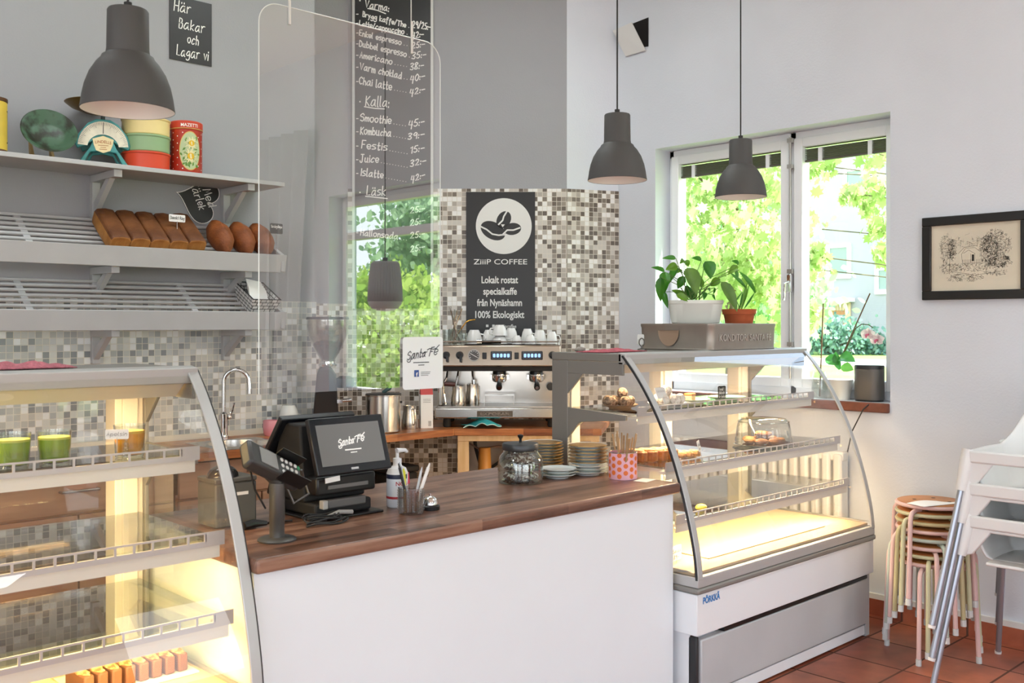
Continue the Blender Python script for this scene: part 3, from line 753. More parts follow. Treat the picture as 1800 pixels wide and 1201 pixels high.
L.new(cb_.outputs[0], ck.inputs['Vector']); L.new(ck.outputs[0], b.inputs['Base Color']); b.inputs['Roughness'].default_value = .8
WOV = m
m = M(); bw = [(-.065, .065, 0, .18), (-.085, .085, -.015, .205)]
def rng(q, z, e=0): return [Vector((q[0]+e, q[2]+e, z)), Vector((q[1]-e, q[2]+e, z)), Vector((q[1]-e, q[3]-e, z)), Vector((q[0]+e, q[3]-e, z))]
rs = [rng(bw[0], 0), rng(bw[1], .10), rng(bw[1], .10, .008), rng(bw[0], .006, .008)]
for r in rs: m.v += r
for i in range(3):
    for j in range(4): m.face((i*4+j, i*4+(j+1) % 4, (i+1)*4+(j+1) % 4, (i+1)*4+j))
m.face((0, 1, 2, 3)); m.face((12, 13, 14, 15))
obj('basket_body', m, WOV, t, smooth=0)
m = M()
for k in range(5):
    a = .05 + k*.018
    m.poly([(-.06+k*.004, .02+k*.012, .03), (.055, .03+k*.012, .03), (.05, .1+k*.018, .10+.004*k), (-.065+k*.004, .09+k*.018, .125+.003*k)])
obj('paper_bags', m, PAPER, t, smooth=0, solid=.002)

# ---------------------------------------------------------------- things on the top shelf
SZ = 2.287
def rim_tin(r, h, n=40): return [(0, 0), (r-.002, 0), (r, .003), (r, h-.003), (r-.003, h), (0, h)]
t = thing('yellow_tin', 'yellow cocoa tin cut by the left edge of the picture on the top shelf', 'tin', (1.375, 4.80, SZ))
obj('tin_body', M().lathe(rim_tin(.082, .245), 40), mat('tin_yellow', '#e8c74e', .4, vary=.12), t)
obj('rim_band', M().lathe([(.0825, 0), (.084, .003), (.084, .012), (.0825, .016)], 40).lathe([(.0825, .228), (.0845, .231), (.0845, .245), (0, .247)], 40), mat('tin_brown', '#5d3a22', .4), t)
m = M()
for pl in (rrect(-.06, .06, .05, .19, .012),):
    pts = [Vector((p[0], p[1])) for p in pl]; pts.append(pts[0]); mm = M(); ribbon(mm, pts, .005)
    for v in mm.v: a = v.x / .083 + math.radians(-62); m.v.append(Vector((.0832*math.cos(a), .0832*math.sin(a), v.y)))
    m.f += mm.f; m.mi += mm.mi
obj('label_outline', m, INK, t, smooth=0)
# green glazed dish leaning on its stand
t = thing('green_dish', 'round green glazed dish leaning upright on the top shelf', 'dish', (1.640, 4.84, SZ))
m = M().lathe([(.001, .012), (.06, .010), (.078, .018), (.105, .045), (.118, .052), (.122, .048), (.110, .036), (.085, .008), (.06, -.002), (.001, 0)], 44)
gm = mat('green_glaze', '#45634c', .42, hex2='#26281a', scale=16, contrast=(.42, .58))
o = obj('dish', m, gm, t, loc=(0, -.02, .112)); o.rotation_euler = (math.radians(61), 0, math.radians(-9))
obj('stand', M().prism([(-.05, .02, 0), (-.03, .08, 0), (.03, .08, 0), (.05, .02, 0)], (0, 0, .014)).prism([(-.05, .07, 0), (-.05, .02, 0), (-.05, .09, .12)], (.012, 0, 0)).prism([(.04, .07, 0), (.04, .02, 0), (.04, .09, .12)], (.012, 0, 0)), mat('stand_wood', '#b79a6a', .6), t)
# kitchen scale
TEAL = mat('scale_teal', '#4fa3a2', .45, hex2='#3c7d78', scale=12)
t = thing('kitchen_scale', 'antique teal kitchen scale with cream fan dial and brass pan', 'scale', (1.888, 4.80, SZ), math.radians(-20))
m = M()
body = [(-.112, 0), (-.085, 0), (-.055, .055), (.0, .062), (.055, .055), (.085, 0), (.112, 0), (.055, .075), (.045, .098), (.078, .080), (.108, .068), (.118, .085), (.105, .125), (.065, .172), (.03, .190), (-.03, .190), (-.065, .172), (-.105, .125), (-.118, .085), (-.108, .068), (-.078, .080), (-.045, .098), (-.055, .075)]
m.prism([(x, -.012, z) for x, z in body], (0, .024, 0)); m.bx(-.10, .10, -.01, .07, 0, .012); m.prism([(x*.8, .05, z*.9) for x, z in body], (0, .018, 0))
obj('scale_body', m, TEAL, t, bevel=.004)
arc = [(.101*math.cos(a)*1.06, .075 + .106*math.sin(a)) for a in [math.radians(4 + 172*i/18) for i in range(19)]]
arc2 = [(.058*math.cos(a)*1.15, .072 + .056*math.sin(a)) for a in [math.radians(8 + 164*i/18) for i in range(19)]][::-1]
obj('dial', M().prism([(x, -.0135, z) for x, z in arc + arc2], (0, -.002, 0)), mat('dial_cream', '#e9e2cc', .6, vary=.12, scale=30), t, smooth=0)
m = M()
for i in range(41):
    a = math.radians(10 + 160*i/40); l = .010 if i % 5 else .018
    ribbon(m, [Vector((.099*math.cos(a)*1.05, .075+.101*math.sin(a))), Vector(((.099-l)*math.cos(a)*1.05, .075+(.101-l)*math.sin(a)))], .0009)
ribbon(m, [Vector((0, .132)), Vector((.001, .176))], .003)
o = obj('dial_marks', m, INK, t, smooth=0); o.matrix_local = FRONT((0, -.0162, 0))
pl = [(-.045, .108), (.0, .122), (.045, .108), (.040, .085), (.030, .062), (0, .052), (-.030, .062), (-.040, .085)]
obj('maker_plate', M().prism([(x, -.0135, z) for x, z in pl], (0, -.003, 0)), mat('plate_cream', '#ecd9a8', .5), t, smooth=0)
m = ftext('LINDELLS', .068, .012, .01, y0=.092)
for v in m.v: v.y -= 3.2*v.x*v.x
o = obj('lettering', m, mat('plate_red', '#a4562e', .6), t, smooth=0); o.matrix_local = FRONT((0, -.0172, 0))
m = M()
for y, a in ((.082, .022), (.074, .012), (.066, .016)): m.add(M().bx(-a, a, y, y+.002, 0, .0002))
o = obj('plate_lines', m, mat('plate_red', '#a4562e'), t, smooth=0); o.matrix_local = FRONT((0, -.0172, 0))
obj('pan', M().lathe([(.001, .262), (.07, .265), (.125, .285), (.155, .305), (.157, .303), (.127, .280), (.07, .259), (.001, .256)], 40), mat('old_brass', '#8c6f3d', .35, .85), t, loc=(-.015, .03, 0))
obj('pan_support', M().cyl((0, .03, .18), (0, .03, .258), .010).box((0, .03, .2), (.12, .012, .012)), mat('scale_dark', '#2e3a38', .5), t)
bpy.context.view_layer.update()
for ch in t.children:
    if not ch.name.startswith('pan'): ch.matrix_local = Matrix.Diagonal((1.05, 1, 1.17, 1)) @ ch.matrix_local
# tiered round tins
for k, (c, nm) in enumerate((('#d8492a', 'red round tin, bottom of the stacked three on the top shelf'), ('#92b184', 'pale green round tin, middle of the stacked three'), ('#ead594', 'cream round tin, top of the stacked three on the top shelf'))):
    t = thing('round_tin', nm, 'tin', (2.098, 4.80, SZ + k*.0835), group='stacked round tins')
    obj('tin_body', M().lathe([(0, 0), (.108, 0), (.111, .004), (.1125, .07), (.116, .074), (.1165, .081), (.112, .083), (0, .083)], 48), mat('tin_' + c[1:], c, .38, vary=.10, scale=6), t)
# red flower tin
t = thing('cocoa_tin', 'tall red cocoa tin with white lettering and yellow daisies in an oval', 'tin', (2.303, 4.79, SZ))
RT = .078
obj('tin_body', M().lathe([(0, 0), (RT-.002, 0), (RT, .003), (RT, .222), (0, .224)], 48), mat('tin_redbrown', '#b33420', .38, vary=.08), t)
lid = obj('lid', M().lathe([(RT+.001, .218), (RT+.003, .220), (RT+.003, .258), (RT-.002, .263), (0, .263)], 48), mat('tin_red', '#c8432a', .38), t)
obj('lid_rim', M().lathe([(RT+.003, .221), (RT+.0045, .2235), (RT+.003, .226)], 48), mat('tin_gold', '#d9b66a', .3, .6), lid)
A0 = math.radians(-114)      # direction that the front of the tin looks, turned a little
def wrap(mm, r, a0):
    for v in mm.v: a = a0 + v.x / RT; rr = r + v.z; v.x, v.y, v.z = rr*math.cos(a), rr*math.sin(a), v.y
    return mm
def dense(fn, n): return fn
obj('lettering', wrap(ftext('MAZETTI', .082, .017, .012, y0=.232, cx=.014), RT+.0036, A0), mat('tin_white', '#f3efe6', .5), lid, smooth=0)
ov = M()
def disc_grid(cx, cy, rx, ry, z=0):
    g = M(); nr = 6; n = 40
    for i in range(nr + 1):
        for j in range(n): g.v.append(Vector((cx + rx*i/nr*math.cos(2*PI*j/n), cy + ry*i/nr*math.sin(2*PI*j/n), z)))
    for i in range(nr):
        for j in range(n): g.face((i*n+j, i*n+(j+1) % n, (i+1)*n+(j+1) % n, (i+1)*n+j))
    return g
obj('oval_rim', wrap(disc_grid(.018, .112, .054, .098), RT+.0006, A0), mat('tin_gold', '#d9b66a'), t, smooth=0)
obj('oval_panel', wrap(disc_grid(.018, .112, .050, .093), RT+.0012, A0), mat('oval_green', '#b9c79a', .5), t, smooth=0)
m = M(); R = random.Random(2)
for _ in range(60): 
    x, y = .018 + R.gauss(0, .02), .085 + R.gauss(0, .04)
    if ((x-.018)/.046)**2 + ((y-.112)/.088)**2 < 1:
        a = R.uniform(0, 6.28); m.poly([(x, y, 0), (x+.014*math.cos(a+.4), y+.014*math.sin(a+.4), 0), (x+.022*math.cos(a), y+.022*math.sin(a), 0), (x+.014*math.cos(a-.4), y+.014*math.sin(a-.4), 0)])
obj('painted_leaves', wrap(m, RT+.0018, A0), mat('paint_green', '#5d8a36', .5), t, smooth=0)
m = M(); c = M()
for cx, cy, r in ((.024, .150, .034), (.020, .085, .040)):
    for k in range(22):
        a = 2*PI*k/22; l = r*(.85 + .25*(k % 2)); m.poly([(cx, cy, 0), (cx+.6*l*math.cos(a+.13), cy+.6*l*math.sin(a+.13), 0), (cx+l*math.cos(a), cy+l*math.sin(a), 0), (cx+.6*l*math.cos(a-.13), cy+.6*l*math.sin(a-.13), 0)])
    c.poly(disc2(cx, cy, r*.42, n=16))
obj('painted_petals', wrap(m, RT+.0024, A0), mat('paint_petal', '#f1e7b4', .5), t, smooth=0)
obj('flower_centres', wrap(c, RT+.003, A0), mat('paint_yellow', '#e2b61e', .5), t, smooth=0)
m = M()
for i in range(18):
    for k in range(6):
        x = -.235 + i*.027; y = .022 + k*.036 + (i % 2)*.018
        if y < .205 and ((x-.018)/.058)**2 + ((y-.112)/.102)**2 > 1: m.poly(disc2(x, y, .003, n=8))
obj('painted_stars', wrap(m, RT+.0006, A0), mat('tin_white', '#f3efe6'), t, smooth=0)

# ---------------------------------------------------------------- chalk signs on the bakery wall
t = thing('chalk_sign', 'small black chalk sign with white handwriting high on the bakery wall', 'sign', (2.428, AY, 3.09))
o = obj('board', M().bx(-.118, .118, -.171, .165, 0, .006), BOARD, t); o.matrix_local = FRONT((0, -.001, 0))
m = M()
for tx, x0, x1, y, cap in (('Här', -.095, -.005, .085, .055), ('Bakar', -.068, .075, .0, .055), ('och', -.02, .04, -.07, .05), ('Lagar vi', -.08, .095, -.145, .052)):
    m.add(strokes(tx, (x0, y), (x1, y), cap, .005))
o = obj('lettering', m, CHALK, t, smooth=0); o.matrix_local = FRONT((0, -.0075, 0))
t = thing('heart_sign', 'black heart-shaped chalk sign with white handwriting hanging under the top shelf', 'sign', (2.478, AY, 2.19))
hp = []
for i in range(60):
    a = 2*PI*i/60; hp.append(Vector((16*math.sin(a)**3, 13*math.cos(a) - 5*math.cos(2*a) - 2*math.cos(3*a) - math.cos(4*a))))
ang = math.radians(-106)
def hrot(p, k): q = Vector((p.x*math.cos(ang) - p.y*math.sin(ang), p.x*math.sin(ang) + p.y*math.cos(ang))); return Vector((q.x*k*1.12, q.y*k, 0))
o = obj('board', M().prism([hrot(p, .0073) for p in hp], (0, 0, .005)), BOARD, t); o.matrix_local = FRONT((0, -.001, 0))
m = M(); ribbon(m, [Vector(hrot(p, .0072)[:2]) for p in hp + hp[:1]], .004)
def rot2(mm, a, dx, dy):
    for v in mm.v: v.x, v.y = v.x*math.cos(a) - v.y*math.sin(a) + dx, v.x*math.sin(a) + v.y*math.cos(a) + dy
    return mm
m.add(rot2(strokes('Med', (-.05, 0), (.045, 0), .045, .0045), math.radians(-68), .034, .012))
m.add(rot2(strokes('Kärlek', (-.075, 0), (.065, 0), .045, .0045), math.radians(-68), -.026, .012))
o = obj('lettering', m, CHALK, t, smooth=0); o.matrix_local = FRONT((0, -.0065, 0))
# ---------------------------------------------------------------- diagonal wall: menu board and poster
K = .003657
def cp(u, v): return Vector(((u - 611.8)*K, 1.53 + (570 - v)*K))     # the diagonal wall's own x / height
FC = frame(CL, CX_, (0, 0, 1))
def on_c(o, z): o.matrix_world = FC @ Matrix.Translation((0, 0, z)); return o
def child_c(o, root, z, base): o.matrix_local = Matrix.Translation(-Vector(base)) @ FC @ Matrix.Translation((0, 0, z)); return o
base = FC @ Vector((.29, 2.8, .0))
t = thing('menu_board', 'tall narrow chalkboard menu with white handwritten drinks and prices', 'menu board', base)
x0, x1 = cp(625, 0).x, cp(758, 0).x
child_c(obj('board', M().bx(x0, x1, 1.63, 3.95, 0, .014), BOARD, t), t, .009, base)
e = M()
for a, b in ((x0-.016, x0), (x1, x1+.016)): e.bx(a, b, 1.63, 3.95, 0, .018)
child_c(obj('edge_trim', e, mat('board_edge', '#d5d4d0', .5), t), t, .009, base)
CW = .0066; m = M()
def row(tx, u0, v0, u1, v1, cap, wd=CW): child_c(obj('menu_line', strokes(tx, cp(u0, v0), cp(u1, v1), cap*K, wd), CHALK, t, smooth=0), t, .0245, base)
def under(*pts): ribbon(m, [cp(*p) for p in pts], CW)
rows = [('Brygg kaffe/The', 639, 31, 714, 50, 9, '29/25:-', 726, 50, 757, 54), ('Latte/cappuccino', 633, 47, 711, 62, 9, '42:-', 725, 68, 745, 67),
        ('Enkel espresso', 633, 64, 706, 81, 10, '25:-', 725, 87, 747, 84), ('Dubbel espresso', 633, 83, 715, 102, 11, '35:-', 725, 106, 749, 102),
        ('Americano', 634, 103, 690, 115, 11, '38:-', 722, 125, 745, 121), ('Varm choklad', 634, 124, 706, 140, 12, '40:-', 722, 146, 747, 140),
        ('Chai latte', 633, 149, 689, 160, 13, '42:-', 721, 169, 747, 163), ('Smoothie', 635, 214, 688, 219, 13, '45:-', 719, 226, 746, 220),
        ('Kombucha', 635, 237, 688, 241, 13, '39:-', 718, 247, 746, 242), ('Festis', 637, 262, 681, 266, 13, '15:-', 722, 271, 746, 266),
        ('Juice', 634, 286, 666, 287, 13, '32:-', 722, 294, 749, 288), ('Islatte', 636, 310, 674, 314, 13, '42:-', 723, 321, 747, 313),
        ('Cola', 637, 374, 662, 375, 13, '25:-', 722, 376, 747, 372), ('Loka', 637, 395, 664, 397, 13, '25:-', 722, 398, 747, 393),
        ('Hallonsoda', 635, 414, 700, 421, 11, '25:-', 722, 420, 747, 416), ('Trocadero', 635, 438, 690, 442, 11, '25:-', 722, 444, 747, 439)]
for i, (a, u0, v0, u1, v1, cap, b, p0, q0, p1, q1) in enumerate(rows):
    if a in ('Cola', 'Loka', 'Trocadero'): row(b, p0, q0, p1, q1, 11); continue
    row(a, u0, v0, u1, v1, cap); row(b, p0, q0, p1, q1, 11)
    ribbon(m, [cp(628, v0 - 4), cp(631, v0 - 4)], CW*.8)
    k = u1 + 5; n = 0
    while k < p0 - 4: m.poly([tuple(p) + (0,) for p in (cp(k, v1 + n*.9 - .5), cp(k + 1.2, v1 + n*.9 - .5), cp(k + 1.2, v1 + n*.9 + .7), cp(k, v1 + n*.9 + .7))]); k += 5; n += 1
row('Varma:', 643, 15, 684, 22, 13); under((648, 17), (664, 20), (679, 26))
row('Kalla:', 644, 187, 684, 190, 18); under((642, 189), (660, 192), (677, 193))
row('Läsk', 646, 344, 678, 344, 15); under((644, 346), (664, 348), (682, 350))
for u, v in ((634, 3), (634, 180), (634, 339)): m.add(M().poly([tuple(cp(u + dx, v + dy)) + (0,) for dx, dy in ((-1, -1), (1.4, -1), (1.4, 1.4), (-1, 1.4))]))
child_c(obj('chalk_dots', m, CHALK, t, smooth=0), t, .0246, base)

base = FC @ Vector((.985, 1.92, 0))
t = thing('coffee_poster', 'black coffee poster with white bean emblem and white text on the tiled wall', 'poster', base)
PK = mat('poster_black', '#1d1b1a', .35); PW = mat('poster_white', '#e3e1dd', .6)
a, b = cp(820, 338), cp(941, 592)
child_c(obj('panel', M().bx(a.x, b.x, b.y, a.y, 0, .006), PK, t), t, .009, base)
c = cp(886, 398)
child_c(obj('emblem_disc', M().poly(disc2(c.x, c.y, 49*K, n=56)), PW, t, smooth=0), t, .0156, base)
def bean(u, v, rx, ry, rot): 
    c = cp(u, v); a = math.radians(rot); mm = M().poly([(c.x + K*(rx*math.cos(q)*math.cos(a) - ry*math.sin(q)*math.sin(a)), c.y + K*(rx*math.cos(q)*math.sin(a) + ry*math.sin(q)*math.cos(a)), 0) for q in [2*PI*i/36 for i in range(36)]]); return mm
m = bean(867, 406, 23, 15, -28).add(bean(886, 387, 16, 12, 62)).add(bean(901, 403, 15.5, 10.5, 8))
child_c(obj('emblem_beans', m, PK, t, smooth=0), t, .0160, base)
m = M()
for pts in (((846, 399), (856, 404), (866, 412), (877, 414), (888, 413)), ((891, 373), (886, 381), (884, 388), (877, 395)), ((884, 413), (892, 405), (903, 405), (914, 401))):
    ribbon(m, [cp(*p) for p in pts], .010)
m.add(M().poly([tuple(cp(*p)) + (0,) for p in ((881, 395), (888, 395), (884, 400))]))
child_c(obj('bean_creases', m, PW, t, smooth=0), t, .0164, base)
m = M()
def prow(tx, u0, u1, v, cap, bold=.0):
    c = cp((u0 + u1)/2, v); child_c(obj('text_line', ftext(tx, (u1-u0)*K, cap*K, bold, cx=c.x, y0=c.y), PW, t, smooth=0), t, .0158, base)
prow('ZiiiP COFFEE', 833, 927, 465, 9.5, .006)
for tx, u0, u1, v in (('Lokalt rostat', 847, 911, 498), ('specialkaffe', 850, 909, 518), ('från Nynäshamn', 839, 918, 538), ('100% Ekologiskt', 836, 922, 559)): prow(tx, u0, u1, v, 12.5, .022)
prow('ziiipcoffee', 881, 908, 577, 7, .01)
for u in (857, 868): c = cp(u, 573); m.add(M().bx(c.x-.008, c.x+.008, c.y-.008, c.y+.008, 0, .0002))
child_c(obj('social_icons', m, PW, t, smooth=0), t, .0158, base)

# ---------------------------------------------------------------- back worktop
WZ = .92
t = thing('worktop', 'long oak back worktop with a round sink under the bread trays', 'worktop', (1.5, 4.7, WZ - .04))
m = M()
for a in ((-.6, 2.32, 4.42, 4.985), (2.72, 3.19, 4.42, 4.985), (2.32, 2.72, 4.42, 4.44), (2.32, 2.72, 4.84, 4.985)): m.bx(*a, WZ-.04, WZ)
m.prism([(3.19, 4.42, WZ-.04), (3.77, 4.42, WZ-.04), (3.672, 5.335, WZ-.04), (3.207, 5.335, WZ-.04), (3.207, 4.985, WZ-.04), (3.19, 4.985, WZ-.04)], (0, 0, .04))
obj('top_slab', loc_(m, t), WOODB, t)
obj('splash_strip', loc_(M().bx(-.6, 3.19, 4.972, 4.990, WZ, WZ+.03), t), mat('splash_cream', '#dcd8c8', .6), t)
m = M(); n = 40; c = (2.52, 4.64)
sq = []
for i in range(n):
    a = 2*PI*i/n; k = .205/max(abs(math.cos(a)), abs(math.sin(a))); sq.append((c[0] + k*math.cos(a), c[1] + k*math.sin(a), WZ+.001))
prof = [(.175, .004), (.168, .0), (.16, -.09), (.11, -.14), (.02, -.15)]
m.v += [Vector(p) for p in sq]
for r, z in prof: m.v += [Vector((c[0] + r*math.cos(2*PI*i/n), c[1] + r*math.sin(2*PI*i/n), WZ + z)) for i in range(n)]
for k in range(len(prof)):
    for j in range(n): m.face((k*n+j, k*n+(j+1) % n, (k+1)*n+(j+1) % n, (k+1)*n+j))
m.face(range(len(prof)*n, len(prof)*n + n))
obj('sink_bowl', loc_(m, t), STEEL, t)
t = thing('tap', 'tall chrome swan neck tap over the sink', 'tap', (2.575, 4.915, WZ))
m = M().lathe([(.026, 0), (.026, .012), (.021, .015), (.021, .13), (.017, .135), (.012, .14)], 24)
arc = [(0, 0, .13), (0, 0, .30)] + [(.055 - .055*math.cos(a)*1.0, -.055*0 - .035 + .035*math.cos(a), .30 + .065*math.sin(a)) for a in [PI*i/12 for i in range(1, 13)]] + [(.112, -.072, .255)]
m.tube(arc, .0115, 12); m.cyl((.112, -.072, .262), (.112, -.072, .235), .0135)
obj('spout', m, CHROME, t)
obj('lever', M().cyl((.02, 0, .11), (.036, 0, .112), .014).tube([(.034, 0, .112), (.04, -.02, .15), (.045, -.03, .19)], .006), CHROME, t)
# cabinets below
CAB = mat('cabinet_brown', '#a5836c', .5, hex2='#8b6a55', scale=2, stretch=(1, 1, 10))
for k, (x0, x1) in enumerate(((-.6, .3), (.31, 1.2), (1.21, 2.1), (2.11, 3.0))):
    t = thing('base_cabinet', ('brown base cabinet at the far left, behind the left pastry case', 'brown base cabinet second from the left, behind the left pastry case', 'brown base cabinet third from the left, behind the left pastry case', 'brown base cabinet under the sink, nearest the card terminal')[k], 'cabinet', ((x0+x1)/2, 4.7, 0), group='back wall base cabinets')
    hw = (x1-x0)/2
    if k == 3: m = M().bx(-hw, hw, -.2, .27, .1, .72)
    else: m = M().bx(-hw, hw, -.2, .27, .1, .878)
    m.bx(-hw, hw, -.17, .27, 0, .1)
    obj('carcass', m, CAB, t)
    d = obj('drawer', M().bx(-hw+.01, hw-.01, -.222, -.2, .70, .865), CAB, t, bevel=.003)
    obj('drawer_handle', M().tube([(-.08, -.222, .80), (-.08, -.25, .80), (.08, -.25, .80), (.08, -.222, .80)], .006), BRUSH, d)
    for s in (-1, 1):
        d = obj('cabinet_door', M().bx(min(s*.004, s*(hw-.01)), max(s*.004, s*(hw-.01)), -.222, -.2, .12, .69), CAB, t, bevel=.003)
        obj('door_handle', M().tube([(s*.04, -.222, .62), (s*.04, -.25, .62), (s*.04, -.25, .50), (s*.04, -.222, .50)], .006), BRUSH, d)
ROT = math.atan2(CX_.y, CX_.x)
P0 = Vector((3.77, 4.42, 0))
t = thing('worktop', 'oak corner worktop carrying the espresso machine', 'worktop', P0, ROT)
def toL(p): q = Vector(p) - P0; return (q.x*CX_.x + q.y*CX_.y, q.x*CX_.y*-1 + q.y*CX_.x, 0)
pl = [toL((3.772, 4.421, 0)), (.86, 0, 0), toL((4.95, 4.235, 0)), toL((4.685, 4.36, 0)), toL((3.678, 5.325, 0))]
obj('top_slab', M().prism([(p[0], p[1], WZ-.04) for p in pl], (0, 0, .04)), WOODB, t, bevel=.003)
m = M().bx(.02, .85, .02, .06, WZ-.075, WZ-.041).bx(.02, .085, .025, .07, 0, WZ-.075).bx(.80, .85, .025, .07, 0, WZ-.075).bx(.06, .85, .4, .44, WZ-.08, WZ-.041)
obj('frame', m, WOODL, t, bevel=.002)
obj('lower_shelf', M().bx(.02, .85, .03, .5, .40, .425), WOODL, t, bevel=.002)
obj('back_panel', M().bx(.02, .9, .505, .52, .0, WZ-.045), mat('panel_grey', '#b3aca3', .7), t)
def onr(x, y, z): q = P0 + Vector((x*CX_.x - y*CX_.y, x*CX_.y + y*CX_.x, 0)); q.z = z; return q
t = thing('amber_canister', 'tapered amber canister under the corner worktop', 'canister', onr(.17, .33, .4255), ROT)
obj('canister_body', M().lathe([(0, 0), (.05, 0), (.052, .03), (.052, .09), (.050, .095), (.047, .10), (.036, .34), (.033, .345), (0, .345)], 28), mat('amber', '#d69a4c', .4), t)
obj('ribs', M().lathe([(.0525, .09), (.0555, .095), (.0525, .10)], 28).lathe([(.052, .105), (.054, .11), (.051, .115)], 28).lathe([(.051, .12), (.053, .125), (.050, .13)], 28), mat('amber', '#d69a4c'), t)
t = thing('blue_canister', 'dark blue canister with a cream base label under the corner worktop', 'canister', onr(.40, .30, .4255), ROT)
obj('canister_body', M().lathe([(0, 0), (.058, 0), (.06, .01), (.06, .26), (0, .26)], 28), mat('label_cream', '#cdb393', .6), t)
obj('cap', M().lathe([(.061, .255), (.063, .26), (.063, .33), (.048, .34), (.045, .40), (0, .402)], 28), mat('navy', '#1c2438', .4), t)
t = thing('hose', 'black water hose looping behind the amber canister', 'hose', onr(.1, .42, .4255), ROT)
obj('hose_tube', M().tube([(0, .04, .42), (.01, .03, .33), (.04, .02, .22), (.10, .02, .2), (.17, .0, .25), (.22, -.02, .30), (.26, -.02, .38), (.31, .0, .43)], .011), BLACKM, t)
obj('braided_tube', M().tube([(-.03, .0, .36), (.03, -.02, .33), (.09, -.03, .335), (.15, -.03, .345), (.22, -.03, .34)], .006), BRUSH, t)
t = thing('bin', 'black bin standing under the worktop corner beside the pine leg', 'bin', (3.56, 4.72, 0))  # plain dark block standing in the dark gap under the worktop
obj('block_body', M().prism([(-.10, -.1, 0), (.10, -.1, 0), (.10, .1, 0), (-.10, .1, 0)], (0, 0, .66)), BLACKM, t, bevel=.01)
obj('block_lid', M().bx(-.11, .11, -.11, .11, .665, .70), BLACKM, t, bevel=.01)

# ---------------------------------------------------------------- espresso machine
OM = Vector((3.995, 4.275, WZ))
t = thing('espresso_machine', 'stainless two-group espresso machine in the corner', 'espresso machine', OM, ROT)
PINKST = mat('polished_steel', '#b9a794', .16, 1.0)
m = M()
m.bx(-.36, .36, .27, .50, .075, .47); m.bx(-.36, -.335, .03, .27, .13, .36)
obj('body', m, STEEL, t, bevel=.006)
obj('back_splash', M().bx(-.335, .355, .262, .27, .13, .365), mat('splash_steel', '#b9b4ae', .18, 1.0), t)
pn = obj('control_panel', M().prism([(-.365, .05, .358), (-.365, .065, .485), (-.365, .50, .485), (-.365, .50, .358)], (.73, 0, 0)), PINKST, t, bevel=.008)
obj('panel_underside', M().bx(-.35, .35, .07, .30, .33, .358), BLACKM, t)
obj('drip_tray', M().bx(-.38, .38, 0, .30, .055, .117), STEEL, t, bevel=.008)
obj('drip_grate', M().bx(-.36, .36, .015, .26, .1175, .125), BRUSH, t)
g = M()
for k in range(2): g.bx(-.13 + k*.0, .08, .000 - .004, .0005, .066, .100)
br = obj('badge', g, mat('badge_steel', '#8b7f72', .4, .8), t)
o = obj('badge_lettering', ftext('EXPOBAR', .17, .018, .01, ext=.001), PINKST, br, smooth=0); o.matrix_local = FRONT((-.025, -.0045, .075))
for x in (-.31, .31):
    for y in (.06, .42): obj('foot', M().lathe([(.02, 0), (.025, .01), (.02, .075)], 16, (x, y, 0)), BLACKM, t)
def py(z): return .05 + .015*(z-.358)/.127 - .002
for x in (-.315, -.235, .315):
    k = obj('knob', M().cyl((x, py(.425), .425), (x, py(.425)-.022, .425), .024, .021).cyl((x, py(.425)-.02, .425), (x, py(.425)-.034, .428), .017, .014).box((x+.008, py(.425)-.03, .405), (.014, .02, .035)), BLACK, t)
gz = .425; gx = -.15
k = obj('gauge', M().cyl((gx, py(gz), gz), (gx, py(gz)-.012, gz), .036, n=28), mat('gauge_rim', '#9a948c', .35, 1.0), t)
obj('gauge_face', M().cyl((gx, py(gz)-.0121, gz), (gx, py(gz)-.013, gz), .030, n=28), mat('gauge_dark', '#4a4642', .3), k)
mm = M(); ribbon(mm, [Vector((-.018, .010)), Vector((.016, -.01))], .003)
for i in range(9): a = math.radians(-30 + 30*i); ribbon(mm, [Vector((.022*math.cos(a), .022*math.sin(a))), Vector((.027*math.cos(a), .027*math.sin(a)))], .002)
o = obj('gauge_needle', mm, PAPER, k, smooth=0); o.matrix_local = FRONT((gx, py(gz)-.0136, gz))
for x in (-.088, .103): obj('switch', M().bx(x-.013, x+.013, py(.42)-.008, py(.42)+.004, .403, .442), BLACK, t, bevel=.003)
for x in (.012, .195):
    k = obj('button_pad', M().bx(x-.063, x+.063, py(.42)-.006, py(.42)+.004, .398, .450), mat('pad_navy', '#10141f', .25), t, bevel=.005)
    b = M()
    for i in range(5): b.add(M().prism([Vector((x-.042+i*.021 + p[0], py(.42)-.0065, .424 + p[1])) for p in rrect(-.0075, .0075, -.011, .011, .005, 3)], (0, -.001, 0)))
    obj('lit_buttons', b, mat('button_blue', '#9dc3ee', .4, emit='#8fc0ff', estr=.9), k, smooth=0)
for x in (.0, .222):
    g = obj('group_head', M().lathe([(.036, .335), (.04, .325), (.04, .31), (.030, .305)], 24, (x, .13, 0)), BLACK, t)
    obj('portafilter', M().lathe([(.0, .262), (.03, .262), (.040, .268), (.046, .285), (.046, .308), (.040, .31)], 28, (x, .13, 0)).bx(x-.056, x-.044, .12, .14, .28, .305).bx(x+.044, x+.056, .12, .14, .28, .305), CHROME, g)
    obj('portafilter_handle', M().tube([(x, .09, .272), (x, .04, .258), (x, -.01, .245), (x, -.035, .238)], [.011, .014, .019, .017], 16), BLACK, g)
    obj('handle_cap', M().cyl((x, -.035, .238), (x, -.039, .237), .010), CHROME, g)
m = M().tube([(-.31, .12, .335), (-.315, .10, .29), (-.33, .07, .26), (-.328, .06, .2), (-.318, .06, .135)], .006).tube([(-.245, .12, .335), (-.25, .08, .29), (-.26, .07, .245), (-.235, .07, .20)], .006).tube([(-.165, .15, .335), (-.16, .14, .28), (-.155, .13, .26)], .006).cyl((-.155, .13, .275), (-.152, .128, .25), .013)
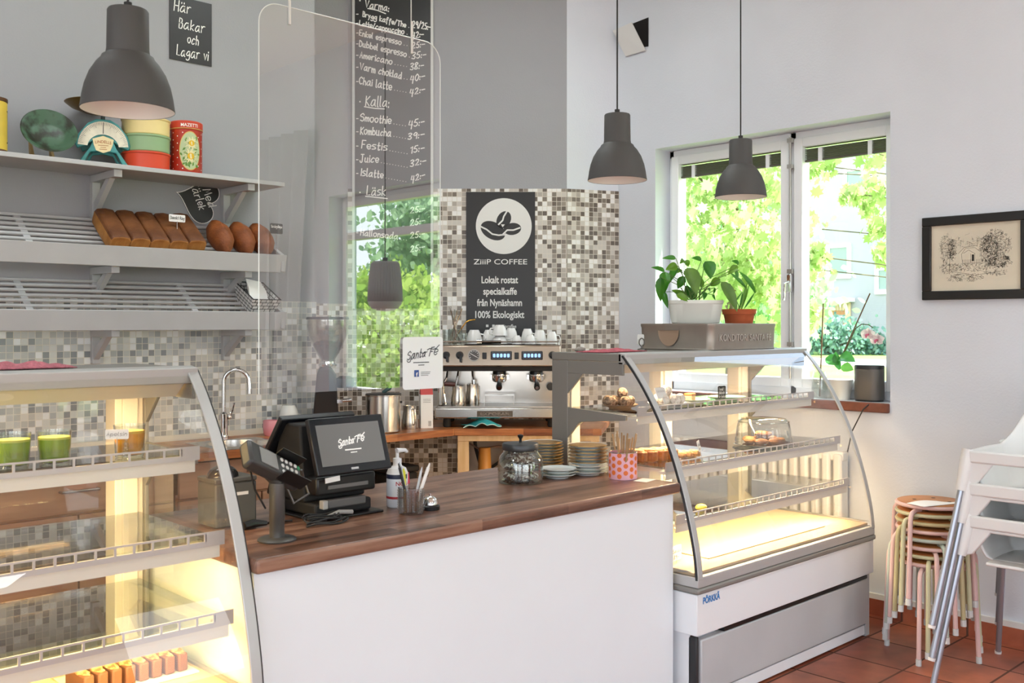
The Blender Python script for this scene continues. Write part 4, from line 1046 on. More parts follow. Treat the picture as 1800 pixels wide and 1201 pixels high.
obj('steam_wands', m, CHROME, t)
obj('wand_grip', M().cyl((-.325, .065, .255), (-.262, .065, .250), .013), mat('grip_brown', '#4a2118', .4), t)
obj('wand_knob', M().cyl((.31, .24, .23), (.31, .20, .23), .024), BLACK, t)
m = M()
for y in (.09, .47): m.tube([(-.355, y, .487), (-.355, y, .505), (.355, y, .505), (.355, y, .487)], .004)
for x in (-.355, .355): m.tube([(x, .09, .505), (x, .47, .505)], .004)
obj('cup_rail', m, CHROME, t)
def onm(x, y, z): return OM + Vector((x*CX_.x - y*CX_.y, x*CX_.y + y*CX_.x, z))
# cup stand, jugs on the drip tray
t = thing('cup_stand', 'small folded steel cup stand on the drip tray', 'stand', onm(.0, .06, .1255), ROT)
obj('stand_plate', M().bx(-.09, .09, 0, .08, .058, .063).bx(-.09, -.086, 0, .08, 0, .06).bx(.086, .09, 0, .08, 0, .06), STEEL, t)
def jug(name, label, loc, r, h, rz=0, group=None):
    t = thing(name, label, 'jug', loc, rz, group)
    obj('jug_body', M().lathe([(0, 0), (r, 0), (r*1.03, .008), (r*1.02, h*.35), (r*.82, h*.75), (r*.86, h), (r*.82, h), (r*.78, h*.75), (r*.95, h*.3), (0, .006)], 32), STEEL, t)
    obj('handle', M().tube([(0, -r*.8, h*.88), (0, -r*1.45, h*.85), (0, -r*1.5, h*.5), (0, -r*1.4, h*.22), (0, -r*1.0, h*.2)], r*.12, 8), STEEL, t)
    return t
jug('milk_jug', 'steel milk jug with its handle to the front on the drip tray', onm(-.245, .085, .1255), .042, .115, ROT + .15)
jug('milk_jug', 'steel milk jug standing behind the other on the drip tray', onm(-.165, .185, .1255), .04, .12, ROT + 2.4)
# cups on the machine
def cup_mesh(r, h):
    return M().lathe([(0, 0), (r*.55, 0), (r*.58, .004), (r*.78, h*.25), (r*.95, h*.65), (r, h), (r*.95, h), (r*.9, h*.65), (r*.72, h*.27), (0, h*.1)], 32)
def cup(label, x, y, z, r=.045, h=.062, flip=True, hz=0, tx=0, ty=0, extra=None):
    t = thing('coffee_cup', label, 'cup', onm(x, y, z), 0, 'white cups on the espresso machine')
    obj('cup_body', cup_mesh(r, h), CERAM, t)
    obj('handle', M().tube([(r*.88, 0, h*.85), (r*1.3, 0, h*.86), (r*1.5, 0, h*.6), (r*1.3, 0, h*.34), (r*.78, 0, h*.3)], r*.10, 10), CERAM, t)
    t.rotation_euler = (PI*flip + tx, ty, ROT + hz)
    if flip: t.location.z += h
    if extra: extra(t, r, h)
    return t
tz = .488
obj_t = thing('cup_mat', 'black rubber mat under the cups on the espresso machine', 'mat', onm(.02, .26, .4855), ROT)
obj('mat_sheet', M().bx(-.23, .23, -.165, .12, 0, .004), BLACKM, obj_t)
tz = .490
cup('big white cup lying upside down, leftmost on the espresso machine', -.155, .24, tz, .05, .085, True, -.4)
cup('white cup upside down behind, second from the left', -.065, .30, tz, .046, .085, True, 1.0)
cup('white cup upside down stacked highest, its handle facing left', .0, .22, tz+.050, .047, .066, True, 3.6)
cup('white cup upside down carrying the highest cup', .0, .22, tz, .049, .046, True, .3)
cup('white cup upside down behind and right of the stacked pair', .07, .30, tz+.0, .044, .095, True, 1.2)
cup('small espresso cup upside down in front of the bear cup', .105, .14, tz, .030, .052, True, 3.0)
cup('espresso cup upside down in the front row with handle to the right', .185, .13, tz, .034, .056, True, -.3)
def face(t, r, h):
    m = M()
    for x in (-.018, .016):
        m.add(M().tube([Vector((x + .008*math.cos(a), -r*.93, h*.50 + .004*math.sin(a))) for a in [PI*i/6 for i in range(7)]], .0016, 6))
    m.tube([(-.008, -r*.90, h*.30), (0, -r*.9, h*.26), (.008, -r*.90, h*.30)], .0014, 6)
    obj('painted_face', m, INK, t)
cup('white cup upside down with a small painted face, right of centre', .17, .25, tz+.0, .040, .092, True, -.5, 0, 0, face)
def logo(t, r, h):
    o = obj('round_mark', M().cyl((0, -r*.90, h*.55), (0, -r*.955, h*.55), .012, n=20), INK, t)
cup('white cup upside down with a round black mark', .245, .20, tz, .042, .084, True, .25, 0, 0, logo)
cup('white cup upside down at the right end of the espresso machine', .318, .20, tz, .035, .075, True, -.2)
# straws and spoons in glasses
def tumbler(name, label, loc, r, h, group=None, gm=None):
    t = thing(name, label, 'glass', loc, 0, group)
    obj('glass_body', M().shell([(.001, .004), (r*.82, .004), (r*.85, .0), (r*.86, .002), (r, h), (r*.96, h), (r*.80, .008), (.001, .008)], 32), gm or CLEAR, t)
    return t
tumbler('straw_glass', 'clear glass full of metal straws at the left end of the espresso machine', onm(-.27, .22, .4865), .042, .095)
tumbler('spoon_glass', 'clear glass of spoons behind the metal straws', onm(-.325, .25, .4865), .026, .09)
tumbler('shot_glass', 'small clear glass between the straws and the leftmost cup', onm(-.215, .15, .4865), .02, .07)
R = random.Random(8)
for k in range(9):
    a = R.uniform(-.32, .35); bq = R.uniform(-.15, .15); L_ = R.uniform(.19, .22)
    t = thing('metal_straw', 'steel straw in the glass on the espresso machine' if k else 'gold bent straw leaning right out of the straw glass', 'straw', onm(-.27 - a*.02, .22, .4955), ROT, 'metal straws')
    if k == 0: m = M().tube([(-.022, 0, 0), (.035, 0, .09), (.06, 0, .125), (.082, 0, .137), (.118, 0, .142)], .0038, 8)
    else: m = M().tube([(-.07*a + (k-5)*.004, -.05*bq, 0), (a*L_*.55 + (k-5)*.002, bq*L_, L_*.8), (a*L_*.75 + (k-5)*.002, bq*L_*1.2, L_)], .0042, 8)
    obj('straw_tube', m, mat('gold_metal', '#c9973f', .25, 1.0) if k == 0 else STEEL, t)
t = thing('tamper', 'chrome tamper with a black handle lying by the cups', 'tamper', onm(-.06, .11, .4905), ROT)
obj('tamper_base', M().cyl((-.075, 0, .015), (-.045, 0, .015), .015), CHROME, t)
obj('handle', M().cyl((-.045, 0, .012), (.07, 0, .012), .010), BLACK, t)

# ---------------------------------------------------------------- things on the back worktop
t = thing('coffee_grinder', 'black coffee grinder with a clear bean hopper', 'grinder', (3.115, 4.74, WZ), math.radians(-32))
obj('grinder_body', M().prism([(-.085, -.10, 0), (.075, -.10, 0), (.075, .10, 0), (-.085, .10, 0)], (0, 0, .02)).prism([(-.075, -.03, .02), (.055, -.03, .02), (.055, .09, .02), (-.075, .09, .02)], (0, 0, .08)).prism([(-.08, -.02, .1), (.06, -.02, .1), (.045, -.075, .33), (.02, -.08, .37), (-.045, -.08, .37), (-.06, -.075, .33)], (0, .15, 0)), mat('grinder_black', '#2b2a2a', .4), t, bevel=.012)
obj('hopper', M().shell([(.034, .40), (.036, .405), (.075, .47), (.108, .55), (.115, .60), (.115, .635), (.112, .635), (.112, .60), (.105, .552), (.072, .472), (.033, .408)], 36), glass('smoky_clear', '#e9e6e0', 1.5, 2, .03), t)
obj('hopper_lid', M().lathe([(0, .636), (.118, .636), (.119, .642), (.116, .650), (0, .652)], 36), BLACK, t)
obj('hopper_collar', M().lathe([(.05, .375), (.052, .385), (.042, .39), (.042, .402), (.034, .404)], 28), CHROME, t)
obj('beans', M().lathe([(.033, .410), (.070, .472), (.085, .497), (.06, .515), (.0, .51)], 28), mat('coffee_beans', '#3a2219', .5, vary=.5, scale=160, bump=.6, bscale=170), t)
obj('dosing_spout', M().lathe([(.045, .255), (.05, .27), (.05, .305), (.03, .32)], 24, (.095, -.02, 0)).bx(.04, .095, -.04, 0, .27, .31), BLACK, t)
obj('fork', M().bx(.05, .08, -.06, .03, .17, .19).cyl((.06, -.03, .18), (.13, -.03, .185), .009).cyl((.06, .01, .18), (.13, .01, .185), .009), CHROME, t)
t = thing('stock_pot', 'brushed steel pot with a dark cloth on its rim', 'pot', (3.375, 4.57, WZ))
obj('pot_body', M().lathe([(0, 0), (.094, 0), (.100, .008), (.101, .205), (.104, .208), (.104, .212), (.098, .212), (.096, .012), (0, .01)], 44), STEEL, t)
obj('rivet', M().cyl((.065, -.078, .17), (.068, -.082, .17), .007), BLACK, t)
obj('lid', M().lathe([(0, .213), (.10, .213), (.101, .217), (.04, .222), (0, .222)], 40), mat('lid_dark', '#2d2a28', .4), t)
obj('lid_knob', M().tube([(-.005, 0, .222), (.015, -.01, .238), (.035, -.01, .246), (.048, -.01, .258)], [.010, .011, .012, .006], 10), mat('knob_teal', '#1f3f3f', .6), t)
jug('milk_jug', 'small steel milk jug standing between the pot and the carton', (3.585, 4.60, WZ), .046, .135, -.2)
t = thing('carton', 'white carton with a red top beside the espresso machine', 'carton', (3.70, 4.59, WZ), math.radians(-32))
obj('carton_body', M().bx(-.036, .036, -.036, .036, 0, .195).prism([(-.036, -.036, .195), (-.036, .036, .195), (-.036, .004, .238), (-.036, -.004, .238)], (.072, 0, 0)), mat('carton_white', '#efeeea', .5), t, smooth=0)
obj('carton_top', M().prism([(-.0362, -.0365, .196), (-.0362, -.005, .2385), (-.0362, .005, .2385), (-.0362, .0365, .196)], (.0724, 0, 0)), mat('carton_red', '#b6332d', .5), t, smooth=0)
m = M()
for k in range(9): m.bx(.008, .026, 0, .0003, .012 + k*.0035, .0135 + k*.0035)
m = M()
for k in range(9): m.add(M().bx(.008, .026, -.0364, -.0361, .012 + k*.0035, .0138 + k*.0035))
for k in range(3): m.bx(-.022, .022, -.0364, -.0361, .150 + k*.009, .152 + k*.009)
obj('printed_marks', m, mat('print_grey', '#76736f', .7), t, smooth=0)
t = thing('pink_cup', 'pink ribbed cup by the wall behind the till', 'cup', (2.815, 4.84, WZ))
pc = M(); n = 40
pr = [(.030, 0), (.038, .012), (.043, .05), (.041, .085), (.036, .085), (.038, .05), (.03, .012)]
for r, z in pr: pc.v += [Vector(((r + .0012*(j % 2))*math.cos(2*PI*j/n + z*6), (r + .0012*(j % 2))*math.sin(2*PI*j/n + z*6), z)) for j in range(n)]
for i in range(len(pr)-1):
    for j in range(n): pc.face((i*n+j, i*n+(j+1) % n, (i+1)*n+(j+1) % n, (i+1)*n+j))
pc.face(range(n)); pc.face(range((len(pr)-1)*n, len(pr)*n))
obj('cup_body', pc, mat('pink_glaze', '#d98f98', .25, coat=.4), t)
t = thing('white_mug', 'tall pale mug beside the pink cup behind the till', 'mug', (2.945, 4.87, WZ))
obj('mug_body', M().lathe([(0, 0), (.050, 0), (.056, .02), (.055, .09), (.046, .135), (.034, .158), (0, .160)], 32), mat('pale_glaze', '#d5d6d2', .2, coat=.4), t)
obj('handle', M().tube([(.045, 0, .11), (.075, 0, .10), (.078, 0, .06), (.046, 0, .035)], .005), mat('pale_glaze', '#d5d6d2'), t)
t = thing('tea_glass', 'small glass by the foot of the grinder', 'glass', (3.245, 4.66, WZ))
obj('glass_body', M().shell([(.001, .005), (.03, .005), (.032, 0), (.034, .07), (.033, .07), (.03, .008), (.001, .008)], 28), CLEAR, t)
obj('contents', M().lathe([(0, .009), (.0295, .009), (.031, .04), (0, .041)], 24), mat('tea_brown', '#6b3d2a', .4), t)
t = thing('teal_cloth', 'crumpled teal cloth on the front edge of the corner worktop', 'cloth', onr(.16, .035, WZ), ROT)
def cl(u, v):
    x = -.105 + .2*u; y = -.045 + .12*v
    z = .006 + .046*math.exp(-((u-.62)/.25)**2)*(.35 + .65*v) + .013*abs(math.sin(u*9 + v*2))*(1 - v*.3)
    return (x + .02*math.sin(v*5), y + .015*math.sin(u*7), z)
obj('cloth_sheet', M().grid(cl, 26, 12), mat('teal_cloth', '#2f9a9c', .9, bump=.2, bscale=200), t, solid=.003)
e = [cl(i/26, 0) for i in range(27)] + [cl(1, i/12) for i in range(1, 13)]
obj('hem', M().tube([Vector(p) + Vector((0, -.001, .001)) for p in e], .0024, 6), mat('teal_hem', '#bfe0d8', .9), t)
# ---------------------------------------------------------------- service counter
t = thing('service_counter', 'white fronted service counter with a dark oiled walnut top', 'counter', (2.265, 2.78, 0))
CFR = mat('counter_white', '#eef5f9', .5, vary=.015, scale=2)
obj('front_panel', loc_(M().bx(1.345, 3.185, 2.40, 2.42, 0, .862), t), CFR, t, bevel=.002)
obj('side_panel', loc_(M().bx(1.345, 1.365, 2.421, 3.12, 0, .862), t), CFR, t)
obj('side_panel', loc_(M().bx(3.165, 3.185, 2.421, 3.12, 0, .862), t), CFR, t)
obj('inner_shelf', loc_(M().bx(1.366, 3.164, 2.421, 3.10, .45, .47), t), CFR, t)
obj('counter_top', loc_(M().bx(1.337, 3.198, 2.372, 3.19, .863, .905), t), WOODC, t, bevel=.010, seg=4)
CZ = .9055

# ---------------------------------------------------------------- pastry cases
CREAM = mat('case_cream', '#e6dfd2', .4)
CASEW = mat('case_white', '#f0f4f7', .35)
CASEG2 = mat('case_grey_door', '#c2c6c8', .4, .0, vary=.05, scale=3)
RAILM = mat('price_rail', '#c9c4c2', .35, .3)
LEDW = mat('warm_tube', '#ffe3b0', .5, emit='#ffc678', estr=12)
SHELFG = glass('shelf_glass', '#f1f6f2', 1.45, 1.5, .02)
ARC = [(0, .530), (.012, .63), (.040, .755), (.078, .885), (.124, 1.01), (.178, 1.125), (.240, 1.23), (.310, 1.325), (.375, 1.397)]
def spline(pts, k=4):
    q = [pts[0]] + list(pts) + [pts[-1]]; out = []
    for i in range(1, len(q) - 2):
        p0, p1, p2, p3 = [Vector(x) for x in q[i-1:i+3]]
        for j in range(k):
            t = j / k; out.append(.5*((2*p1) + (p2-p0)*t + (2*p0-5*p1+4*p2-p3)*t*t + (3*p1-p0-3*p2+p3)*t**3))
    return out + [Vector(pts[-1])]
ARCS = spline(ARC)
def arc_bar(m, x0, x1, off0, off1):
    """a bar that follows the curved front: from x0 to x1, between two offsets behind the glass"""
    n = len(ARCS); b = len(m.v); nr = []
    for i, p in enumerate(ARCS):
        tv = (ARCS[min(i+1, n-1)] - ARCS[max(i-1, 0)]).normalized(); nr.append(Vector((tv.y, -tv.x)))   # points inward (+y)
    for i, p in enumerate(ARCS):
        for x, o in ((x0, off0), (x1, off0), (x1, off1), (x0, off1)):
            q = p + nr[i]*o; m.v.append(Vector((x, q.x, q.y)))
    for i in range(n-1):
        for j in range(4): m.face((b+i*4+j, b+i*4+(j+1) % 4, b+(i+1)*4+(j+1) % 4, b+(i+1)*4+j))
    m.face([b+j for j in range(4)]); m.face([b+(n-1)*4+j for j in range(4)])
    return m
SHZ = [(1.165, .310), (.950, .165), (.745, .115)]
CLEN = 1.46
def pastry_case(label, x0, yo, power, warm):
    t = thing('pastry_case', label, 'display case', (x0, yo, 0)); Lx = CLEN
    # body
    obj('upper_body', M().bx(0, Lx, 0, .78, .31, .472), CASEW, t, bevel=.003)
    obj('bumper_strip', M().bx(-.006, Lx+.006, -.012, .786, .474, .498), ALUD, t, bevel=.008)
    obj('bottom_rail', M().bx(-.002, Lx+.002, -.006, .782, .499, .540), ALU, t, bevel=.003)
    obj('lower_body', M().bx(.02, Lx-.02, .05, .76, .06, .309), CASEW, t)
    d = obj('lower_door', M().bx(.045, Lx-.045, .012, .049, .065, .285), CASEG2, t, bevel=.006)
    obj('grip_strip', M().bx(.20, Lx-.045, .010, .045, .288, .303), BLACK, d)
    obj('door_edge', M().bx(.02, .038, .018, .06, .065, .30), RUBBER, t, bevel=.006)
    obj('corner_trim', M().bx(Lx-.04, Lx, .02, .06, .0, .309), CASEG2, t, bevel=.004)
    obj('kick_strip', M().bx(.03, Lx-.05, .02, .05, .012, .058), CASEW, t, bevel=.002)
    obj('plinth', M().bx(.03, Lx-.03, .055, .74, 0, .06), BLACKM, t)
    v = M()
    for zz in (.245, .165, .085):
        for yy in (.60, .625): v.bx(.0165, .0195, yy, yy+.012, zz-.03, zz+.035)
    obj('side_vents', v, BLACKM, t)
    # deck and back
    obj('deck', M().bx(.012, Lx-.012, .025, .70, .541, .552), mat('deck_tan', '#cbb08c', .35, .1), t)
    obj('tray', M().bx(.25, Lx-.25, .12, .55, .5525, .558), mat('deck_tan', '#b8966c'), t, bevel=.003)
    p = M()
    for a, b in ((.012, .10), (Lx/2-.045, Lx/2+.045), (Lx-.10, Lx-.012)):
        obj('back_post', M().bx(a, b, .705, .78, .541, 1.37).bx(a+.02, b-.02, .695, .706, .56, 1.35), CREAM, t, bevel=.003)
    for a, b, y in ((.10, Lx/2-.045, .75), (Lx/2+.045, Lx-.10, .765)):
        f = M().bx(a, b, y, y+.012, .541, .575).bx(a, b, y, y+.012, 1.34, 1.37)
        o = obj('sliding_door', f, ALUD, t); obj('door_pane', M().poly([(a, y+.006, .575), (b, y+.006, .575), (b, y+.006, 1.34), (a, y+.006, 1.34)]), CASEG, o, smooth=0)
    # roof
    obj('roof', M().bx(0, Lx, .385, .785, 1.372, 1.405), ALUD, t, bevel=.002)
    obj('front_rail', M().prism([(0, .365, 1.36), (0, .358, 1.405), (0, .40, 1.411), (0, .40, 1.36)], (Lx, 0, 0)), ALU, t, bevel=.003)
    obj('light_shade', M().prism([(.03, .385, 1.36), (.03, .42, 1.36), (.03, .45, 1.325), (.03, .44, 1.32)], (Lx-.06, 0, 0)), CREAM, t)
    obj('light_tube', M().cyl((.05, .445, 1.345), (Lx-.05, .445, 1.345), .011, n=10), LEDW, t)
    # side frames
    for s, xx in ((0, 0), (1, Lx-.012)):
        f = M().bx(xx, xx+.012, .69, .784, .541, 1.371).bx(xx, xx+.012, .375, .69, 1.315, 1.371)
        for zz, sg in ((1.315, -1),): f.prism([(xx, .69, zz), (xx, .60, zz), (xx, .69, zz-.09)], (.012, 0, 0))
        f.prism([(xx, .69, 1.165), (xx, .36, 1.150), (xx, .36, 1.128), (xx, .62, 1.105), (xx, .69, 1.03)], (.012, 0, 0))
        f.prism([(xx, .69, .545), (xx, .10, .545), (xx, .02, .56), (xx, .69, .56)], (.012, 0, 0))
        obj('side_frame', f, ALUD, t, bevel=.0015)
        obj('side_glass', M().poly([(xx+.006, .70, .545)] + [(xx+.006, q.x+.004, q.y) for q in ARCS[1:]] + [(xx+.006, .70, 1.39)]), CASEG, t, smooth=0)
        a, b = (-.001, .030) if s == 0 else (Lx-.030, Lx+.001)
        obj('front_frame', arc_bar(M(), a, b, -.008, .000), ALU, t, bevel=.002)
        a, b = (-.006, -.001) if s == 0 else (Lx+.001, Lx+.006)
        obj('rubber_seal', arc_bar(M(), a, b, -.004, .004), RUBBER, t)
    g = M(); n = len(ARCS)
    for p in ARCS: g.v += [Vector((.03, p.x, p.y)), Vector((Lx-.03, p.x, p.y))]
    for i in range(n-1): g.face((2*i, 2*i+1, 2*i+3, 2*i+2))
    obj('curved_glass', g, CASEG, t, smooth=60)
    # shelves
    for z, fy in SHZ:
        sh = obj('glass_shelf', M().bx(.03, Lx-.03, fy+.012, .69, z-.008, z), SHELFG, t, smooth=0)
        r = M().bx(.02, Lx-.02, fy, fy+.008, z-.018, z-.004).bx(.02, Lx-.02, fy, fy+.004, z+.016, z+.021).bx(.02, .075, fy, fy+.006, z-.004, z+.016).bx(Lx-.075, Lx-.02, fy, fy+.006, z-.004, z+.016)
        k = .075
        while k < Lx-.075: r.bx(k-.003, k+.003, fy, fy+.004, z-.004, z+.016); k += .0485
        obj('price_rail', r, RAILM, sh)
        obj('light_bar', M().bx(.03, Lx-.03, fy+.009, fy+.05, z-.030, z-.0185).bx(.03, Lx-.03, fy+.009, fy+.013, z-.052, z-.0301), CREAM, sh)
        obj('light_tube', M().cyl((.06, fy+.034, z-.038), (Lx-.06, fy+.034, z-.038), .006, n=8), LEDW, sh)
        br = M()
        for x in (.05, Lx/2-.006, Lx-.062): br.prism([(x, .70, z-.009), (x, fy+.05, z-.009), (x, fy+.05, z-.026), (x, .62, z-.045), (x, .70, z-.10)], (.012, 0, 0))
        obj('shelf_brackets', br, CREAM, sh)
        light('case_light', 'AREA', (x0 + Lx/2, yo + fy + .034, z-.047), power, warm, (0, .3, -1), Lx-.15, .02)
    light('case_light', 'AREA', (x0 + Lx/2, yo + .455, 1.325), power*1.2, warm, (0, .15, -1), Lx-.15, .02)
    return t
XR, YR = 3.205, 2.30
XL, YL = 1.330 - CLEN, 2.33
right_case = pastry_case('curved glass pastry case right of the counter, with cakes on its shelves', XR, YR, 12, (1, .74, .47))
left_case = pastry_case('curved glass pastry case at the left foreground, glowing yellow, holding juices', XL, YL, 11, (1, .70, .31))
o = obj('maker_lettering', ftext('PÖRKKÄ', .115, .026, .035), mat('maker_blue', '#2f7fc4', .4), right_case, smooth=0); o.matrix_local = FRONT((.095, -.0015, .432))

# ---- inside the right case
def plate_mesh(r, h=.016):
    return M().lathe([(0, .003), (r*.55, .003), (r*.58, 0), (r*.62, 0), (r*.64, .004), (r*.86, h*.55), (r, h), (r*1.0, h+.002), (r*.85, h*.72), (r*.6, .007), (0, .006)], 40)
def plate(name, label, loc, r, mt, group=None, rimc=None, h=.016):
    t = thing(name, label, 'plate', loc, 0, group); obj('plate_body', plate_mesh(r, h), mt, t)
    if rimc: obj('rim_line', M().lathe([(r*.975, h*.93+.0012), (r*1.0, h+.0024), (r*1.003, h+.001), (r*1.0, h)], 40), rimc, t)
    return t
S1, S2, S3, DK = 1.166, .951, .746, .5525
COCO = mat('coconut_ball', '#54402f', .9, hex2='#a58d74', scale=85, contrast=(.42, .6), bump=.6, bscale=120)
COCOW = mat('coconut_white_ball', '#efe6d8', .9, hex2='#a98f74', scale=70, contrast=(.3, .5), bump=.6, bscale=120)
plate('serving_plate', 'brown plate of dark oat balls at the left end of the right case', (3.325, 2.79, S1), .078, mat('plate_brown', '#8a6f5a', .4))
def ball(label, loc, r, mt, sd): 
    t = thing('oat_ball', label, 'pastry', loc, sd, 'oat balls in the right case'); obj('ball', M().ball((0, 0, r), r, 20, 12, seed=sd, amp=.07), mt, t); return t
b0 = ball('dark coconut oat ball on the brown plate in the right case', (3.275, 2.80, S1+.0075), .0235, COCO, 1)
for k, (dx, dy, dz) in enumerate(((.05, -.035, 0), (.095, -.025, 0), (.055, .03, 0), (.10, .03, 0), (.075, .0, .034), (.03, .045, .0))):
    dup(b0, (3.265 + dx, 2.79 + dy, S1+.0075+dz), k*1.3)
plate('serving_plate', 'pale plate of white coconut balls on the top shelf of the right case', (3.55, 2.70, S1), .095, CERAM)
b1 = ball('white coconut ball on the pale plate in the right case', (3.49, 2.68, S1+.0075), .025, COCOW, 3)
for k, (dx, dy, dz) in enumerate(((.06, -.02, 0), (.118, -.005, 0), (.10, .04, 0), (.035, .05, 0), (.065, .03, .037))): dup(b1, (3.48 + dx, 2.68 + dy, S1+.0075+dz), k*1.1)
small_sign('price_sign', 'pale card leaning over the white coconut balls', (3.47, 2.655, S1+.01), .085, .05, PAPER, mat('ink_faint', '#b9b3ad', .8), '', .035, .15, .0012, [('Kokosbollar', -.4, .4, .55, .22)], -.4)
plate('serving_plate', 'pale green oval plate beside the cake slice on the top shelf', (3.80, 2.755, S1), .085, mat('plate_mint', '#dfe8d4', .3))
t = thing('cake_slice', 'orange topped cake square alone on the pale green plate', 'cake', (3.775, 2.75, S1+.0075), .2)
obj('sponge', M().bx(-.022, .022, -.02, .02, 0, .026), mat('sponge', '#e6c98d', .8, bump=.3, bscale=150), t, bevel=.003)
obj('topping', M().bx(-.022, .022, -.02, .02, .0262, .038), mat('caramel', '#c9803a', .4, vary=.2, scale=30), t, bevel=.003)
small_sign('price_sign', 'square black chalk price sign on the top shelf of the right case', (3.945, 2.69, S1), .055, .06, BOARD, CHALK, '', .014, -.1, .0018, [('Fyrad', -.4, .1, .66, .2), ('Delicato', -.4, .3, .38, .2), ('kr kaka', -.4, .4, .1, .18)])
plate('serving_plate', 'empty green glass plate right of the black price sign', (4.06, 2.74, S1), .09, mat('plate_green', '#a9d6b4', .2))
t = thing('cake_dome', 'clear cake dome over a board of brown biscuits on the middle shelf', 'cake dome', (4.165, 2.605, S2))
obj('base_plate', M().lathe([(0, 0), (.09, 0), (.142, .008), (.146, .012), (.13, .012), (0, .008)], 44), CLEAR, t)
obj('dome', M().shell([(.132, .013), (.134, .02), (.126, .085), (.118, .115), (.104, .128), (.06, .132), (.001, .132)], 44), CLEAR, t)
obj('dome_rim', M().tube([(.119*math.cos(2*PI*i/40), .119*math.sin(2*PI*i/40), .1145) for i in range(40)], .003, 6, closed=True), CLEAR, t)
BISC = mat('biscuit', '#a9743f', .8, hex2='#6f4422', scale=40, bump=.5, bscale=90)
for k in range(9):
    a = k*2*PI/7; r = .072 if k < 7 else .02*(k-6)
    tt = thing('biscuit', 'thick brown biscuit under the cake dome', 'pastry', (4.165 + r*math.cos(a), 2.605 + r*math.sin(a), S2+.0125 + (.0 if k < 7 else .026)), a, 'biscuits under the cake dome')
    obj('biscuit_body', M().ball((0, 0, .013), .031, 18, 8, (1, 1, .45), k+2, .15), BISC, tt)
small_sign('price_sign', 'tiny white tag leaning on the cake dome', (4.30, 2.545, S2), .035, .035, PAPER, INK, '', .03, .3, .001, [('Kaka', -.4, .4, .4, .3)], -.2)
for k in range(4):
    tt = thing('cake_slice', 'golden brown cake bar in the row at the left end of the middle shelf', 'cake', (3.275 + k*.052, 2.66 - k*.014, S2), .15, 'cake bars on the middle shelf')
    obj('sponge', M().bx(-.021, .021, -.045, .045, 0, .045), mat('bar_brown', '#b5733a', .6, hex2='#8d5022', scale=30, bump=.3, bscale=90), tt, bevel=.006)
    obj('topping', M().ball((0, 0, .045), .03, 14, 6, (.7, 1.4, .35), k, .3), mat('bar_nuts', '#dcae6a', .6, hex2='#a8662f', scale=60), tt)
for k in range(3):
    tt = thing('nut_bar', 'pale nut bar behind the striped card on the middle shelf', 'pastry', (3.49 + k*.046, 2.60 - .006*k, S2), .1, 'nut bars on the middle shelf')
    obj('bar_body', M().ball((0, 0, .016), .026, 14, 8, (.8, 1.3, .65), k+9, .25), mat('bar_nuts', '#dcae6a'), tt)
small_sign('price_sign', 'tilted white card with dark writing on the middle shelf', (3.55, 2.52, S2), .075, .045, PAPER, INK, '', .035, .5, .0016, [('Chokladkaka', -.42, .42, .5, .25), ('nötter', -.42, .2, .12, .22)], -.25)
t = thing('lemon_wedge', 'yellow lemon half at the left end of the lowest glass shelf', 'fruit', (3.47, 2.47, S3), 0)
obj('lemon_body', M().ball((0, 0, .014), .022, 18, 10, (1.3, 1, .65)), mat('lemon', '#e3cd3a', .5), t)
small_sign('price_sign', 'white card standing on the deck at the left end of the right case', (3.30, 2.47, DK), .075, .06, PAPER, INK, '', .012, .1, .0018, [('Sallad', -.4, .35, .55, .25), ('89:-', -.3, .2, .15, .22)])
t = thing('salad_bowl', 'small pink and cream salad bowl behind the white card on the deck', 'bowl', (3.31, 2.60, DK), 0)
obj('bowl', M().lathe([(0, 0), (.04, 0), (.062, .03), (.066, .045), (.06, .045), (.04, .01), (0, .008)], 30), CERAM, t)
obj('filling', M().ball((0, 0, .035), .058, 18, 8, (1, 1, .5), 4, .35), mat('salad', '#e59a86', .7, hex2='#f0d9b6', scale=35), t)

# ---- inside the left case
def juice(label, loc, c, cname, gr):
    t = thing('juice_glass', label, 'glass', loc, 0, gr)
    obj('glass_body', M().shell([(.001, .006), (.033, .006), (.035, 0), (.037, .002), (.042, .088), (.0405, .088), (.035, .008), (.001, .008)], 36), CLEAR, t)
    obj('juice', M().lathe([(0, .009), (.0345, .009), (.0395, .066), (0, .066)], 32), mat(cname, c, .45, vary=.15, scale=30), t)
    obj('froth', M().lathe([(0, .0662), (.0396, .0662), (.0400, .072), (0, .073)], 32), mat(cname + '_froth', '#d9dc5a' if 'green' in cname else '#f6c53c', .6), t)
    return t
juice('green smoothie cut by the left edge of the picture in the left case', (.835, 2.70, S1), '#8fae1f', 'green_juice', 'green smoothies')
juice('green smoothie between the other green one and the orange juice', (.932, 2.69, S1), '#8fae1f', 'green_juice', 'green smoothies')
juice('orange juice glass with a small white tag, in the left case', (1.134, 2.70, S1), '#f3a312', 'orange_juice', None)
small_sign('price_sign', 'white handwritten tag in front of the orange juice', (1.085, 2.665, S1), .06, .026, PAPER, mat('ink_grey', '#8d8a88', .8), 'Apelsin', .055, -.6, .0012)
t = thing('bead_holder', 'clear beaded holder carrying the white juice tag', 'holder', (1.105, 2.655, S1), 0)
m = M()
for k, r in enumerate((.010, .008, .007, .006, .005)): m.ball((0, 0, .008 + k*.011), r, 12, 8)
obj('beads', m, CLEAR, t)
NUT = mat('nut_top', '#8a5c33', .75, hex2='#e2b878', scale=70, contrast=(.4, .6), bump=.6, bscale=120)
t = thing('pastry_tray', 'pale tray of nut bars at the right of the left case floor', 'tray', (1.13, 2.72, DK+.0), 0)
obj('tray_sheet', M().bx(-.15, .17, -.10, .12, 0, .006), CREAM, t, bevel=.002)
t0 = None
